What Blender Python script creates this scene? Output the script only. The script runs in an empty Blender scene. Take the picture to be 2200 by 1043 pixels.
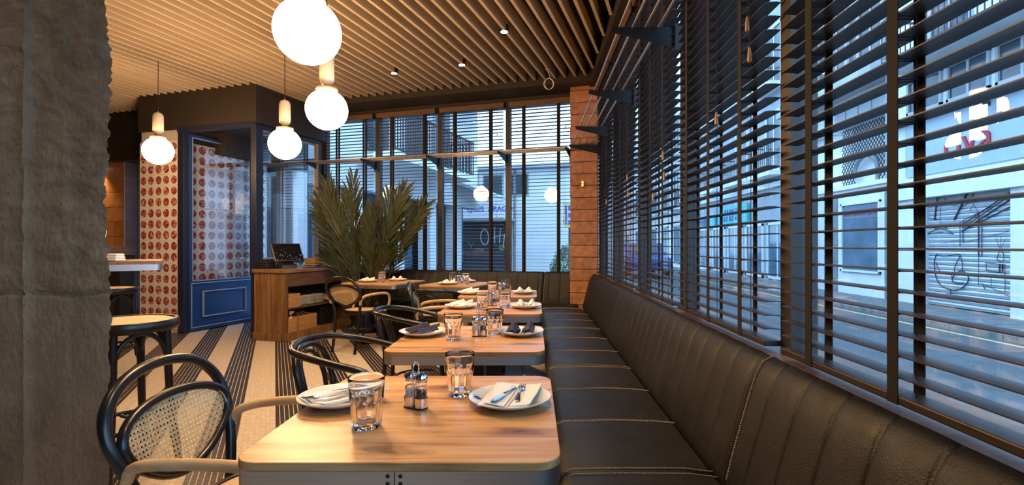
import bpy, math, random
import numpy as np
from mathutils import Vector, Matrix, noise

random.seed(7)
SC = bpy.context.scene
COL = SC.collection
R = math.radians

# ------------------------------------------------------------------ camera, sky, exposure
cam_d = bpy.data.cameras.new('camera')
cam = bpy.data.objects.new('camera', cam_d)
COL.objects.link(cam)
cam.location = (0, 0, 1.21)
cam.rotation_euler = (R(90), 0, 0)
cam_d.sensor_width = 36.0
cam_d.lens = 1080 / 2200 * 36.0
cam_d.shift_x = -45 / 2200
cam_d.shift_y = 5.5 / 2200
cam_d.clip_start = 0.05
cam_d.clip_end = 200
SC.camera = cam

world = bpy.data.worlds.new('sky')
SC.world = world
world.use_nodes = True
wn = world.node_tree
bg = wn.nodes['Background']
bg.inputs['Color'].default_value = (0.36, 0.64, 1.0, 1)
bg.inputs['Strength'].default_value = 6.0

SC.view_settings.view_transform = 'Standard'
SC.view_settings.look = 'None'
SC.view_settings.exposure = 0.0
SC.view_settings.gamma = 1.0
SC.view_settings.use_curve_mapping = False
SC.cycles.use_denoising = True
SC.cycles.max_bounces = 10
SC.cycles.transparent_max_bounces = 24
SC.cycles.caustics_reflective = False
SC.cycles.caustics_refractive = True
SC.cycles.sample_clamp_indirect = 8.0

LAMP_COL = (1.0, 0.60, 0.28)
GLOBE_STRENGTH = 98.0
SPOT_COL = (1.0, 0.72, 0.45)
SPOT_W = 105.0

# ------------------------------------------------------------------ mesh helpers
class MB:
    def __init__(s):
        s.v = []; s.f = []
    def add(s, vs, fs):
        b = len(s.v)
        s.v += [tuple(p) for p in vs]
        s.f += [tuple(i + b for i in f) for f in fs]
        return s
    def box(s, x0, x1, y0, y1, z0, z1):
        return s.add([(x0,y0,z0),(x1,y0,z0),(x1,y1,z0),(x0,y1,z0),(x0,y0,z1),(x1,y0,z1),(x1,y1,z1),(x0,y1,z1)],
              [(0,3,2,1),(4,5,6,7),(0,1,5,4),(1,2,6,5),(2,3,7,6),(3,0,4,7)])
    def obox(s, c, ax, ay, az):
        c, ax, ay, az = Vector(c), Vector(ax), Vector(ay), Vector(az)
        vs = [c + i*ax + j*ay + k*az for k in (-1,1) for i, j in ((-1,-1),(1,-1),(1,1),(-1,1))]
        return s.add(vs, [(0,3,2,1),(4,5,6,7),(0,1,5,4),(1,2,6,5),(2,3,7,6),(3,0,4,7)])
    def prism(s, poly, z0, z1):
        n = len(poly)
        vs = [(x,y,z0) for x,y in poly] + [(x,y,z1) for x,y in poly]
        fs = [tuple(reversed(range(n))), tuple(range(n,2*n))] + [(i,(i+1)%n,n+(i+1)%n,n+i) for i in range(n)]
        return s.add(vs, fs)
    def lathe(s, prof, seg=24, c=(0,0,0), mod=None, closed=False):
        vs = []; fs = []
        n = len(prof)
        for (r, z) in prof:
            for k in range(seg):
                a = 2*math.pi*k/seg
                rr = r if mod is None else r*mod(a, z)
                vs.append((c[0]+rr*math.cos(a), c[1]+rr*math.sin(a), c[2]+z))
        m = n if closed else n-1
        for i in range(m):
            for k in range(seg):
                a = i*seg+k; b = i*seg+(k+1)%seg
                i2 = (i+1) % n
                fs.append((a, b, i2*seg+(k+1)%seg, i2*seg+k))
        if not closed:
            if prof[0][0] > 1e-6: fs.append(tuple(reversed(range(seg))))
            if prof[-1][0] > 1e-6: fs.append(tuple(range((n-1)*seg, n*seg)))
        return s.add(vs, fs)
    def cyl(s, c, r, z0, z1, seg=16):
        return s.lathe([(r,z0),(r,z1)], seg, (c[0],c[1],0))
    def sphere(s, c, r, seg=24, rings=12, sz=1.0):
        return s.lathe([(max(r*math.sin(math.pi*i/rings),1e-5), -r*sz*math.cos(math.pi*i/rings)) for i in range(rings+1)], seg, c)
    def tube(s, pts, r, seg=8, closed=False, caps=True):
        pts = [Vector(p) for p in pts]
        n = len(pts)
        rr = r if isinstance(r, (list, tuple)) else [r]*n
        vs = []; fs = []
        prev = None
        for i in range(n):
            if closed: t = pts[(i+1)%n] - pts[i-1]
            else: t = pts[min(i+1,n-1)] - pts[max(i-1,0)]
            t.normalize()
            if prev is None:
                up = Vector((0,0,1)) if abs(t.z) < 0.9 else Vector((1,0,0))
                u = t.cross(up).normalized()
            else:
                u = (prev - t*prev.dot(t)).normalized()
            prev = u
            w = t.cross(u)
            for k in range(seg):
                a = 2*math.pi*k/seg
                vs.append(pts[i] + rr[i]*(math.cos(a)*u + math.sin(a)*w))
        m = n if closed else n-1
        for i in range(m):
            for k in range(seg):
                j = (i+1)%n
                fs.append((i*seg+k, i*seg+(k+1)%seg, j*seg+(k+1)%seg, j*seg+k))
        if not closed and caps:
            fs.append(tuple(reversed(range(seg)))); fs.append(tuple(range((n-1)*seg, n*seg)))
        return s.add(vs, fs)
    def mesh(s, name, mat, smooth=None):
        me = bpy.data.meshes.new(name)
        me.from_pydata(s.v, [], s.f)
        if mat is not None: me.materials.append(mat)
        if smooth is not None:
            me.polygons.foreach_set('use_smooth', [True]*len(me.polygons))
            if smooth < 180: me.set_sharp_from_angle(angle=R(smooth))
        me.update()
        return me

def crom(pts, n=8, closed=False):
    pts = [Vector(p) for p in pts]
    out = []
    m = len(pts)
    rng = m if closed else m-1
    for i in range(rng):
        if closed: p0,p1,p2,p3 = pts[i-1],pts[i],pts[(i+1)%m],pts[(i+2)%m]
        else: p0,p1,p2,p3 = pts[max(i-1,0)],pts[i],pts[i+1],pts[min(i+2,m-1)]
        for k in range(n):
            t = k/n
            out.append(0.5*((2*p1)+(p2-p0)*t+(2*p0-5*p1+4*p2-p3)*t*t+(3*p1-p0-3*p2+p3)*t*t*t))
    if not closed: out.append(pts[-1])
    return out

def rrect(x0, x1, y0, y1, r, n=6):
    out = []
    for cx, cy, a0 in ((x1-r,y0+r,-90),(x1-r,y1-r,0),(x0+r,y1-r,90),(x0+r,y0+r,180)):
        for k in range(n+1):
            a = R(a0 + 90*k/n)
            out.append((cx+r*math.cos(a), cy+r*math.sin(a)))
    return out

def obj(name, mb, mat=None, parent=None, smooth=None, bevel=0.0, kind=None, loc=None, rz=None):
    me = mb if isinstance(mb, bpy.types.Mesh) else mb.mesh(name, mat, smooth)
    o = bpy.data.objects.new(name, me)
    COL.objects.link(o)
    if parent is not None: o.parent = parent
    if loc is not None: o.location = loc
    if rz is not None: o.rotation_euler = (0,0,rz)
    if bevel:
        m = o.modifiers.new('bevel','BEVEL'); m.width = bevel; m.segments = 2; m.limit_method = 'ANGLE'; m.angle_limit = R(40)
    if kind: o['kind'] = kind
    return o

def tag(o, label, cat, group=None, kind=None):
    o['label'] = label; o['category'] = cat
    if group: o['group'] = group
    if kind: o['kind'] = kind
    return o

def thing(name, label, cat, loc=(0,0,0), rz=0.0, group=None, kind=None):
    o = bpy.data.objects.new(name, None)
    o.empty_display_size = 0.1
    COL.objects.link(o)
    o.location = loc; o.rotation_euler = (0,0,rz)
    return tag(o, label, cat, group, kind)

def clone(root, loc, rz, label=None, group=None):
    c = root.copy(); COL.objects.link(c)
    c.location = loc; c.rotation_euler = (0,0,rz)
    if label: c['label'] = label
    if group: c['group'] = group
    for ch in list(root.children):
        k = ch.copy(); COL.objects.link(k); k.parent = c
        for g in list(ch.children):
            q = g.copy(); COL.objects.link(q); q.parent = k
    return c

def text(name, body, size, mat, parent, loc, rot=(math.pi/2,0,0), ext=0.004, align='LEFT', sx=1.0):
    cu = bpy.data.curves.new(name, 'FONT')
    cu.body = body; cu.size = size; cu.extrude = ext; cu.align_x = align
    cu.materials.append(mat)
    o = bpy.data.objects.new(name, cu); COL.objects.link(o)
    dg = bpy.context.evaluated_depsgraph_get()
    me = bpy.data.meshes.new_from_object(o.evaluated_get(dg))
    bpy.data.objects.remove(o)
    o = bpy.data.objects.new(name, me); COL.objects.link(o)
    o.parent = parent; o.location = loc; o.rotation_euler = rot; o.scale = (sx,1,1)
    return o

# ------------------------------------------------------------------ materials
def nodes_of(name):
    m = bpy.data.materials.new(name); m.use_nodes = True
    nt = m.node_tree
    return m, nt, nt.nodes['Principled BSDF']
def N(nt, t, **kw):
    n = nt.nodes.new(t)
    for k, v in kw.items(): setattr(n, k, v)
    return n
def mapping(nt, scale=(1,1,1), coord='Object'):
    tc = N(nt, 'ShaderNodeTexCoord'); mp = N(nt, 'ShaderNodeMapping')
    mp.inputs['Scale'].default_value = scale
    nt.links.new(tc.outputs[coord], mp.inputs['Vector'])
    return mp.outputs['Vector']
def rgb(c): return (c[0], c[1], c[2], 1)
def ramp(nt, fac, stops):
    r = N(nt, 'ShaderNodeValToRGB')
    el = r.color_ramp.elements
    el[0].position, el[0].color = stops[0][0], rgb(stops[0][1])
    el[1].position, el[1].color = stops[-1][0], rgb(stops[-1][1])
    for p, c in stops[1:-1]:
        e = el.new(p); e.color = rgb(c)
    nt.links.new(fac, r.inputs['Fac'])
    return r.outputs['Color']
def pmat(name, col, rough=0.5, metal=0.0, var=0.12, scale=8.0, bump=0.0, bscale=60.0, stretch=(1,1,1), spec=0.5, rnd=0.0, coat=0.0):
    m, nt, b = nodes_of(name)
    v = mapping(nt, stretch)
    n = N(nt, 'ShaderNodeTexNoise'); n.inputs['Scale'].default_value = scale; n.inputs['Detail'].default_value = 5
    nt.links.new(v, n.inputs['Vector'])
    lo = [max(c*(1-var),0) for c in col]; hi = [c*(1+var) for c in col]
    c = ramp(nt, n.outputs['Fac'], [(0.3,lo),(0.7,hi)])
    if rnd:
        oi = N(nt,'ShaderNodeObjectInfo'); hs = N(nt,'ShaderNodeHueSaturation')
        mr = N(nt,'ShaderNodeMapRange'); mr.inputs['To Min'].default_value = 1-rnd; mr.inputs['To Max'].default_value = 1+rnd
        nt.links.new(oi.outputs['Random'], mr.inputs['Value']); nt.links.new(mr.outputs['Result'], hs.inputs['Value'])
        nt.links.new(c, hs.inputs['Color']); c = hs.outputs['Color']
    nt.links.new(c, b.inputs['Base Color'])
    b.inputs['Roughness'].default_value = rough; b.inputs['Metallic'].default_value = metal
    b.inputs['Specular IOR Level'].default_value = spec
    b.inputs['Coat Weight'].default_value = coat
    if bump:
        n2 = N(nt, 'ShaderNodeTexNoise'); n2.inputs['Scale'].default_value = bscale; n2.inputs['Detail'].default_value = 6
        nt.links.new(v, n2.inputs['Vector'])
        bp = N(nt, 'ShaderNodeBump'); bp.inputs['Strength'].default_value = bump; bp.inputs['Distance'].default_value = 0.01
        nt.links.new(n2.outputs['Fac'], bp.inputs['Height']); nt.links.new(bp.outputs['Normal'], b.inputs['Normal'])
    return m
def wood(name, c1, c2, stretch=(1,12,12), scale=2.0, rough=0.45, knots=False, staves=None, c3=None, rnd=0.0):
    m, nt, b = nodes_of(name)
    v = mapping(nt, stretch)
    n = N(nt, 'ShaderNodeTexNoise'); n.inputs['Scale'].default_value = scale; n.inputs['Detail'].default_value = 9
    n.inputs['Roughness'].default_value = 0.62; n.inputs['Distortion'].default_value = 0.6
    nt.links.new(v, n.inputs['Vector'])
    stops = [(0.32, c1), (0.68, c2)] if c3 is None else [(0.33, c1), (0.47, c3), (0.64, c2)]
    col = ramp(nt, n.outputs['Fac'], stops)
    if staves:
        sv = mapping(nt, staves)
        wn_ = N(nt, 'ShaderNodeTexWhiteNoise'); wn_.noise_dimensions = '3D'
        fl = N(nt, 'ShaderNodeVectorMath', operation='FLOOR')
        nt.links.new(sv, fl.inputs[0]); nt.links.new(fl.outputs[0], wn_.inputs['Vector'])
        mr = N(nt, 'ShaderNodeMapRange'); mr.inputs['To Min'].default_value = 0.80; mr.inputs['To Max'].default_value = 1.12
        nt.links.new(wn_.outputs['Value'], mr.inputs['Value'])
        hs = N(nt, 'ShaderNodeHueSaturation'); nt.links.new(col, hs.inputs['Color']); nt.links.new(mr.outputs['Result'], hs.inputs['Value'])
        col = hs.outputs['Color']
    if knots:
        kv = mapping(nt, (2.4, 6.5, 3.0))
        vo = N(nt, 'ShaderNodeTexVoronoi'); vo.voronoi_dimensions = '2D'; vo.inputs['Scale'].default_value = 1.0
        nn = N(nt, 'ShaderNodeTexNoise'); nn.inputs['Scale'].default_value = 3.0
        nt.links.new(kv, nn.inputs['Vector'])
        mx = N(nt, 'ShaderNodeMix', data_type='VECTOR'); mx.inputs['Factor'].default_value = 0.25
        nt.links.new(kv, mx.inputs[4]); nt.links.new(nn.outputs['Color'], mx.inputs[5])
        nt.links.new(mx.outputs[1], vo.inputs['Vector'])
        kr = ramp(nt, vo.outputs['Distance'], [(0.03,(0.22,0.15,0.11)),(0.06,(0.55,0.44,0.36)),(0.085,(0.42,0.31,0.24)),(0.12,(0.72,0.62,0.54)),(0.2,(1,1,1))])
        mm = N(nt, 'ShaderNodeMix', data_type='RGBA', blend_type='MULTIPLY'); mm.inputs['Factor'].default_value = 0.95
        nt.links.new(col, mm.inputs[6]); nt.links.new(kr, mm.inputs[7]); col = mm.outputs[2]
    if rnd:
        oi = N(nt,'ShaderNodeObjectInfo'); hs = N(nt,'ShaderNodeHueSaturation')
        mr = N(nt,'ShaderNodeMapRange'); mr.inputs['To Min'].default_value = 1-rnd; mr.inputs['To Max'].default_value = 1+rnd
        nt.links.new(oi.outputs['Random'], mr.inputs['Value']); nt.links.new(mr.outputs['Result'], hs.inputs['Value'])
        nt.links.new(col, hs.inputs['Color']); col = hs.outputs['Color']
    nt.links.new(col, b.inputs['Base Color'])
    b.inputs['Roughness'].default_value = rough
    bp = N(nt, 'ShaderNodeBump'); bp.inputs['Strength'].default_value = 0.12; bp.inputs['Distance'].default_value = 0.004
    nt.links.new(n.outputs['Fac'], bp.inputs['Height']); nt.links.new(bp.outputs['Normal'], b.inputs['Normal'])
    return m
def emit(name, col, st):
    m = bpy.data.materials.new(name); m.use_nodes = True
    nt = m.node_tree; nt.nodes.clear()
    e = N(nt,'ShaderNodeEmission'); e.inputs['Color'].default_value = rgb(col); e.inputs['Strength'].default_value = st
    o = N(nt,'ShaderNodeOutputMaterial'); nt.links.new(e.outputs[0], o.inputs['Surface'])
    return m
def pane_mat(name, tint=(1,1,1), base=0.06, top=0.9, power=4.0):
    m = bpy.data.materials.new(name); m.use_nodes = True
    nt = m.node_tree; nt.nodes.clear()
    lw = N(nt,'ShaderNodeLayerWeight'); lw.inputs['Blend'].default_value = 0.5
    p = N(nt,'ShaderNodeMath', operation='POWER'); p.inputs[1].default_value = power
    nt.links.new(lw.outputs['Facing'], p.inputs[0])
    ma = N(nt,'ShaderNodeMath', operation='MULTIPLY_ADD'); ma.inputs[1].default_value = top-base; ma.inputs[2].default_value = base
    nt.links.new(p.outputs[0], ma.inputs[0])
    t = N(nt,'ShaderNodeBsdfTransparent'); t.inputs['Color'].default_value = rgb(tint)
    g = N(nt,'ShaderNodeBsdfGlossy'); g.inputs['Roughness'].default_value = 0.0
    mx = N(nt,'ShaderNodeMixShader')
    nt.links.new(ma.outputs[0], mx.inputs[0]); nt.links.new(t.outputs[0], mx.inputs[1]); nt.links.new(g.outputs[0], mx.inputs[2])
    o = N(nt,'ShaderNodeOutputMaterial'); nt.links.new(mx.outputs[0], o.inputs['Surface'])
    return m

M = {}
M['black_lacquer'] = pmat('black_lacquer', (0.010,0.009,0.009), 0.28, var=0.1, scale=20)
M['black_steel'] = pmat('black_steel', (0.012,0.012,0.014), 0.42, metal=0.3, scale=12)
M['beech'] = wood('beech', (0.46,0.27,0.12), (0.64,0.42,0.21), (3,3,14), 3.0, 0.42)
M['cane'] = pmat('cane', (0.66,0.50,0.27), 0.55, var=0.2, scale=60)
M['cane_seat'] = pmat('cane_seat', (0.60,0.43,0.22), 0.55, var=0.15, scale=90, bump=0.4, bscale=220)
M['tabletop'] = wood('tabletop_wood', (0.30,0.115,0.035), (0.68,0.40,0.17), (1.3,15,15), 1.7, 0.36, knots=True, staves=(1.4,9.0,1.0), c3=(0.55,0.285,0.105))
M['steel'] = pmat('brushed_steel', (0.58,0.57,0.55), 0.36, metal=1.0, var=0.08, scale=6, stretch=(1,1,30), bump=0.05, bscale=40)
M['chrome'] = pmat('chrome', (0.75,0.75,0.76), 0.10, metal=1.0, var=0.02)
M['silver'] = pmat('silver_cutlery', (0.72,0.72,0.73), 0.14, metal=1.0, var=0.03)
M['plate'] = pmat('glazed_china', (0.80,0.79,0.75), 0.16, var=0.02, coat=0.3)
M['napkin'] = pmat('white_linen', (0.80,0.79,0.77), 0.85, var=0.04, scale=40, bump=0.25, bscale=400)
M['napkin_stripe'] = pmat('grey_linen_stripe', (0.26,0.30,0.38), 0.85, var=0.05)
M['napkin_navy'] = pmat('navy_linen', (0.018,0.020,0.055), 0.8, var=0.15, scale=30, bump=0.25, bscale=400)
M['stamp'] = pmat('blue_print', (0.03,0.05,0.30), 0.3, var=0.4, scale=200)
def glass_mat():
    m, nt, b = nodes_of('tumbler_glass')
    b.inputs['Base Color'].default_value = (0.985,0.99,0.99,1); b.inputs['Roughness'].default_value = 0.0
    b.inputs['Transmission Weight'].default_value = 1.0; b.inputs['IOR'].default_value = 1.47
    return m
M['glass'] = glass_mat()
M['salt'] = pmat('salt', (0.8,0.78,0.74), 0.7)
M['pepper'] = pmat('pepper', (0.10,0.055,0.03), 0.8, var=0.6, scale=300)
M['pane'] = pane_mat('window_glass', (0.95,0.97,0.98), 0.07, 0.85, 4.0)
M['door_pane'] = pane_mat('door_glass', (0.92,0.95,0.98), 0.10, 0.85, 3.0)
M['slat'] = wood('dark_blind_wood', (0.018,0.011,0.008), (0.055,0.034,0.024), (2,30,30), 3.0, 0.45)
M['tape'] = pmat('ladder_tape_cloth', (0.010,0.007,0.005), 0.85, var=0.2, scale=40, bump=0.3, bscale=300)
M['valance'] = wood('valance_wood', (0.10,0.045,0.020), (0.17,0.085,0.04), (2,20,20), 2.0, 0.5)
M['tassel'] = wood('tassel_wood', (0.50,0.26,0.09), (0.62,0.36,0.15), (9,9,2), 3.0, 0.45)
M['cord'] = pmat('cord_cloth', (0.03,0.02,0.015), 0.8)
M['mullion'] = pmat('bronze_frame_metal', (0.050,0.040,0.036), 0.45, metal=0.4, var=0.06)
M['frame_gold'] = pmat('champagne_frame_metal', (0.42,0.30,0.16), 0.35, metal=0.6)
M['dark_paint'] = pmat('dark_brown_paint', (0.026,0.019,0.014), 0.65, var=0.08, scale=3)
M['black_void'] = pmat('black_ceiling_paint', (0.010,0.009,0.008), 0.8)
M['ceil_slat'] = pmat('ceiling_slat_wood', (0.50,0.40,0.29), 0.6, var=0.10, scale=5, stretch=(6,1,6), rnd=0.06)
M['blue'] = pmat('blue_door_paint', (0.008,0.043,0.175), 0.40, var=0.06, scale=4)
M['blue_dark'] = pmat('navy_frame_paint', (0.013,0.017,0.046), 0.40, var=0.06)
M['grey_trim'] = pmat('pale_blue_moulding_paint', (0.22,0.30,0.50), 0.35)
M['counter'] = wood('counter_wood', (0.12,0.062,0.024), (0.29,0.165,0.070), (13,13,1.0), 2.2, 0.42, staves=(22.0,22.0,0.35), c3=(0.21,0.10,0.038))
M['counter_top'] = wood('counter_top_wood', (0.16,0.085,0.04), (0.30,0.17,0.085), (13,1.0,13), 2.2, 0.38)
M['drawer_wood'] = wood('drawer_wood', (0.085,0.040,0.02), (0.17,0.085,0.045), (13,1.0,13), 2.2, 0.42)
M['box_wood'] = wood('box_wood', (0.36,0.18,0.06), (0.55,0.31,0.11), (9,2.0,13), 3.0, 0.5)
M['plastic'] = pmat('black_plastic', (0.013,0.013,0.014), 0.38)
M['screen'] = pmat('screen_glass', (0.006,0.007,0.010), 0.06)
M['concrete'] = None
M['leather'] = None
M['wall_warm'] = pmat('warm_plaster', (0.16,0.125,0.095), 0.8, var=0.06, scale=2)
M['kraft'] = pmat('kraft_board', (0.30,0.17,0.085), 0.75)
M['paper'] = pmat('white_paper', (0.75,0.73,0.70), 0.7)
M['red'] = pmat('red_plastic', (0.45,0.02,0.02), 0.4)
M['towel'] = pmat('pink_towel', (0.42,0.24,0.17), 0.9, var=0.2)
M['palm'] = pmat('palm_leaf', (0.036,0.044,0.012), 0.5, var=0.35, scale=6)
M['palm_stem'] = pmat('palm_stem', (0.055,0.055,0.018), 0.5, var=0.3)
M['soil'] = pmat('soil', (0.02,0.013,0.008), 0.9)
M['pot'] = pmat('dark_blue_pot', (0.012,0.016,0.04), 0.5)
M['brass'] = pmat('brass', (0.55,0.42,0.22), 0.25, metal=1.0)
M['ceramic'] = pmat('cream_ceramic', (0.72,0.66,0.56), 0.22, var=0.03)
M['globe'] = emit('lamp_globe_glow', LAMP_COL, GLOBE_STRENGTH)
M['downlight'] = emit('downlight_glow', (1.0,0.85,0.65), 60.0)
M['rod'] = pmat('rack_rod_metal', (0.80,0.74,0.68), 0.3, metal=0.9)
M['stitch'] = pmat('cream_thread', (0.62,0.50,0.36), 0.8)
M['grout'] = pmat('floor_grout', (0.50,0.40,0.30), 0.8, var=0.08, scale=10)
M['tile_light'] = pmat('cream_mosaic', (0.49,0.41,0.325), 0.42, var=0.16, scale=26, rnd=0.08)
M['tile_dark'] = pmat('black_mosaic', (0.030,0.026,0.030), 0.34, var=0.5, scale=26, rnd=0.25)

def mk_leather():
    m, nt, b = nodes_of('aged_black_leather')
    v = mapping(nt, (1,1,1))
    n = N(nt,'ShaderNodeTexNoise'); n.inputs['Scale'].default_value = 5; n.inputs['Detail'].default_value = 8; n.inputs['Roughness'].default_value = 0.65
    nt.links.new(v, n.inputs['Vector'])
    c = ramp(nt, n.outputs['Fac'], [(0.3,(0.0045,0.0042,0.0042)),(0.62,(0.009,0.0079,0.0074)),(0.8,(0.021,0.0165,0.0135))])
    b.inputs['Specular IOR Level'].default_value = 0.42
    nt.links.new(c, b.inputs['Base Color'])
    n3 = N(nt,'ShaderNodeTexNoise'); n3.inputs['Scale'].default_value = 14; n3.inputs['Detail'].default_value = 7
    nt.links.new(v, n3.inputs['Vector'])
    mr = N(nt,'ShaderNodeMapRange'); mr.inputs['To Min'].default_value = 0.40; mr.inputs['To Max'].default_value = 0.66
    nt.links.new(n3.outputs['Fac'], mr.inputs['Value']); nt.links.new(mr.outputs['Result'], b.inputs['Roughness'])
    vo = N(nt,'ShaderNodeTexVoronoi', feature='DISTANCE_TO_EDGE'); vo.inputs['Scale'].default_value = 130
    nt.links.new(v, vo.inputs['Vector'])
    ad = N(nt,'ShaderNodeMath', operation='MULTIPLY_ADD'); ad.inputs[1].default_value = 0.8
    nt.links.new(vo.outputs['Distance'], ad.inputs[0]); nt.links.new(n3.outputs['Fac'], ad.inputs[2])
    bp = N(nt,'ShaderNodeBump'); bp.inputs['Strength'].default_value = 0.22; bp.inputs['Distance'].default_value = 0.006
    nt.links.new(ad.outputs[0], bp.inputs['Height']); nt.links.new(bp.outputs['Normal'], b.inputs['Normal'])
    return m
M['leather'] = mk_leather()

def mk_concrete():
    m, nt, b = nodes_of('raw_concrete')
    v = mapping(nt, (1,1,0.6))
    n = N(nt,'ShaderNodeTexNoise'); n.inputs['Scale'].default_value = 3.5; n.inputs['Detail'].default_value = 10; n.inputs['Roughness'].default_value = 0.7
    nt.links.new(v, n.inputs['Vector'])
    c = ramp(nt, n.outputs['Fac'], [(0.25,(0.135,0.082,0.042)),(0.5,(0.235,0.150,0.082)),(0.75,(0.33,0.22,0.125))])
    vo = N(nt,'ShaderNodeTexVoronoi'); vo.inputs['Scale'].default_value = 34; vo.inputs['Randomness'].default_value = 1
    nt.links.new(mapping(nt,(1,1,1)), vo.inputs['Vector'])
    pit = ramp(nt, vo.outputs['Distance'], [(0.06,(0.25,0.22,0.2)),(0.14,(1,1,1))])
    mm = N(nt,'ShaderNodeMix', data_type='RGBA', blend_type='MULTIPLY'); mm.inputs['Factor'].default_value = 0.75
    nt.links.new(c, mm.inputs[6]); nt.links.new(pit, mm.inputs[7])
    nt.links.new(mm.outputs[2], b.inputs['Base Color'])
    b.inputs['Roughness'].default_value = 0.85
    n2 = N(nt,'ShaderNodeTexNoise'); n2.inputs['Scale'].default_value = 70; n2.inputs['Detail'].default_value = 8
    nt.links.new(v, n2.inputs['Vector'])
    bp = N(nt,'ShaderNodeBump'); bp.inputs['Strength'].default_value = 0.55; bp.inputs['Distance'].default_value = 0.01
    nt.links.new(n2.outputs['Fac'], bp.inputs['Height']); nt.links.new(bp.outputs['Normal'], b.inputs['Normal'])
    return m
M['concrete'] = mk_concrete()

def mk_print_tile():
    # white glazed tile with a red transfer-printed roundel; every tile gets its own pattern offset
    m, nt, b = nodes_of('red_roundel_tile')
    tc = N(nt,'ShaderNodeTexCoord'); sep = N(nt,'ShaderNodeSeparateXYZ'); nt.links.new(tc.outputs['Object'], sep.inputs[0])
    cb = N(nt,'ShaderNodeCombineXYZ'); nt.links.new(sep.outputs['X'], cb.inputs['X']); nt.links.new(sep.outputs['Z'], cb.inputs['Z'])
    ln = N(nt,'ShaderNodeVectorMath', operation='LENGTH'); nt.links.new(cb.outputs[0], ln.inputs[0])
    disc = N(nt,'ShaderNodeMath', operation='LESS_THAN'); disc.inputs[1].default_value = 0.0575
    nt.links.new(ln.outputs['Value'], disc.inputs[0])
    rim = N(nt,'ShaderNodeMath', operation='GREATER_THAN'); rim.inputs[1].default_value = 0.052
    nt.links.new(ln.outputs['Value'], rim.inputs[0])
    oi = N(nt,'ShaderNodeObjectInfo')
    mul = N(nt,'ShaderNodeMath', operation='MULTIPLY'); mul.inputs[1].default_value = 37.0; nt.links.new(oi.outputs['Random'], mul.inputs[0])
    ad = N(nt,'ShaderNodeVectorMath', operation='ADD'); nt.links.new(cb.outputs[0], ad.inputs[0]); nt.links.new(mul.outputs[0], ad.inputs[1])
    n = N(nt,'ShaderNodeTexNoise'); n.inputs['Scale'].default_value = 34; n.inputs['Detail'].default_value = 5; n.inputs['Roughness'].default_value = 0.6; n.inputs['Distortion'].default_value = 1.2
    nt.links.new(ad.outputs[0], n.inputs['Vector'])
    pat = ramp(nt, n.outputs['Fac'], [(0.44,(0.24,0.020,0.022)),(0.53,(0.36,0.065,0.05)),(0.60,(0.74,0.58,0.50))])
    mxr = N(nt,'ShaderNodeMix', data_type='RGBA'); nt.links.new(rim.outputs[0], mxr.inputs['Factor'])
    nt.links.new(pat, mxr.inputs[6]); mxr.inputs[7].default_value = (0.30,0.05,0.042,1)
    mx = N(nt,'ShaderNodeMix', data_type='RGBA'); nt.links.new(disc.outputs[0], mx.inputs['Factor'])
    mx.inputs[6].default_value = (0.78,0.73,0.66,1); nt.links.new(mxr.outputs[2], mx.inputs[7])
    nt.links.new(mx.outputs[2], b.inputs['Base Color'])
    b.inputs['Roughness'].default_value = 0.13
    return m
M['roundel'] = mk_print_tile()
M['tile_grout'] = pmat('wall_tile_grout', (0.55,0.50,0.44), 0.8)
M['terracotta'] = pmat('terracotta_block', (0.45,0.205,0.105), 0.8, var=0.30, scale=14, bump=0.5, bscale=60, rnd=0.12)
M['dark_mortar'] = pmat('dark_terracotta_mortar', (0.10,0.048,0.026), 0.9)
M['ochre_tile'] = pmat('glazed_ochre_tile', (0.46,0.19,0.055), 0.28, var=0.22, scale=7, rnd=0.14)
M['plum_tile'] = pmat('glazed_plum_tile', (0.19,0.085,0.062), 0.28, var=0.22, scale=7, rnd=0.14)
# outdoors
M['asphalt'] = pmat('asphalt', (0.080,0.084,0.088), 0.7, var=0.22, scale=5, bump=0.3, bscale=160)
M['paving'] = pmat('pavement_slabs', (0.15,0.15,0.15), 0.8, var=0.2, scale=6)
M['kerb'] = pmat('kerb_stone', (0.22,0.22,0.22), 0.8, var=0.25, scale=9)
M['yellow'] = pmat('yellow_road_paint', (0.48,0.42,0.20), 0.7, var=0.2)
M['white_render'] = pmat('white_render', (0.80,0.81,0.82), 0.8, var=0.06, scale=2)
M['grey_render'] = pmat('grey_render', (0.42,0.45,0.48), 0.8, var=0.10, scale=2)
M['beige_render'] = pmat('beige_render', (0.46,0.43,0.40), 0.8, var=0.10, scale=2)
M['stone'] = pmat('grey_stone', (0.22,0.23,0.24), 0.8, var=0.2, scale=6)
M['sign_board'] = pmat('pale_sign_board', (0.42,0.50,0.58), 0.55, var=0.04)
M['sign_red'] = pmat('red_sign_letters', (0.42,0.012,0.03), 0.4, var=0.05)
M['sign_blue'] = pmat('blue_sign_letters', (0.03,0.08,0.50), 0.5)
M['sign_teal'] = pmat('teal_sign', (0.06,0.50,0.52), 0.5, var=0.08)
M['sign_navy'] = pmat('navy_sign_print', (0.01,0.05,0.22), 0.5)
M['sign_yellow'] = pmat('yellow_sign', (0.66,0.55,0.24), 0.5)
M['shutter'] = pmat('shutter_metal', (0.50,0.54,0.58), 0.5, metal=0.15, var=0.06, rnd=0.04)
M['dark_shutter'] = pmat('dark_shutter_metal', (0.06,0.065,0.085), 0.55, var=0.1, rnd=0.1)
M['ink'] = pmat('black_spray_paint', (0.012,0.014,0.02), 0.6)
M['chalk'] = pmat('white_spray_paint', (0.70,0.72,0.75), 0.7)
M['lime'] = pmat('lime_spray_paint', (0.55,0.60,0.15), 0.7)
M['pink'] = pmat('pink_spray_paint', (0.50,0.28,0.28), 0.7)
M['iron'] = pmat('balcony_iron', (0.030,0.034,0.042), 0.55)
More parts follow.
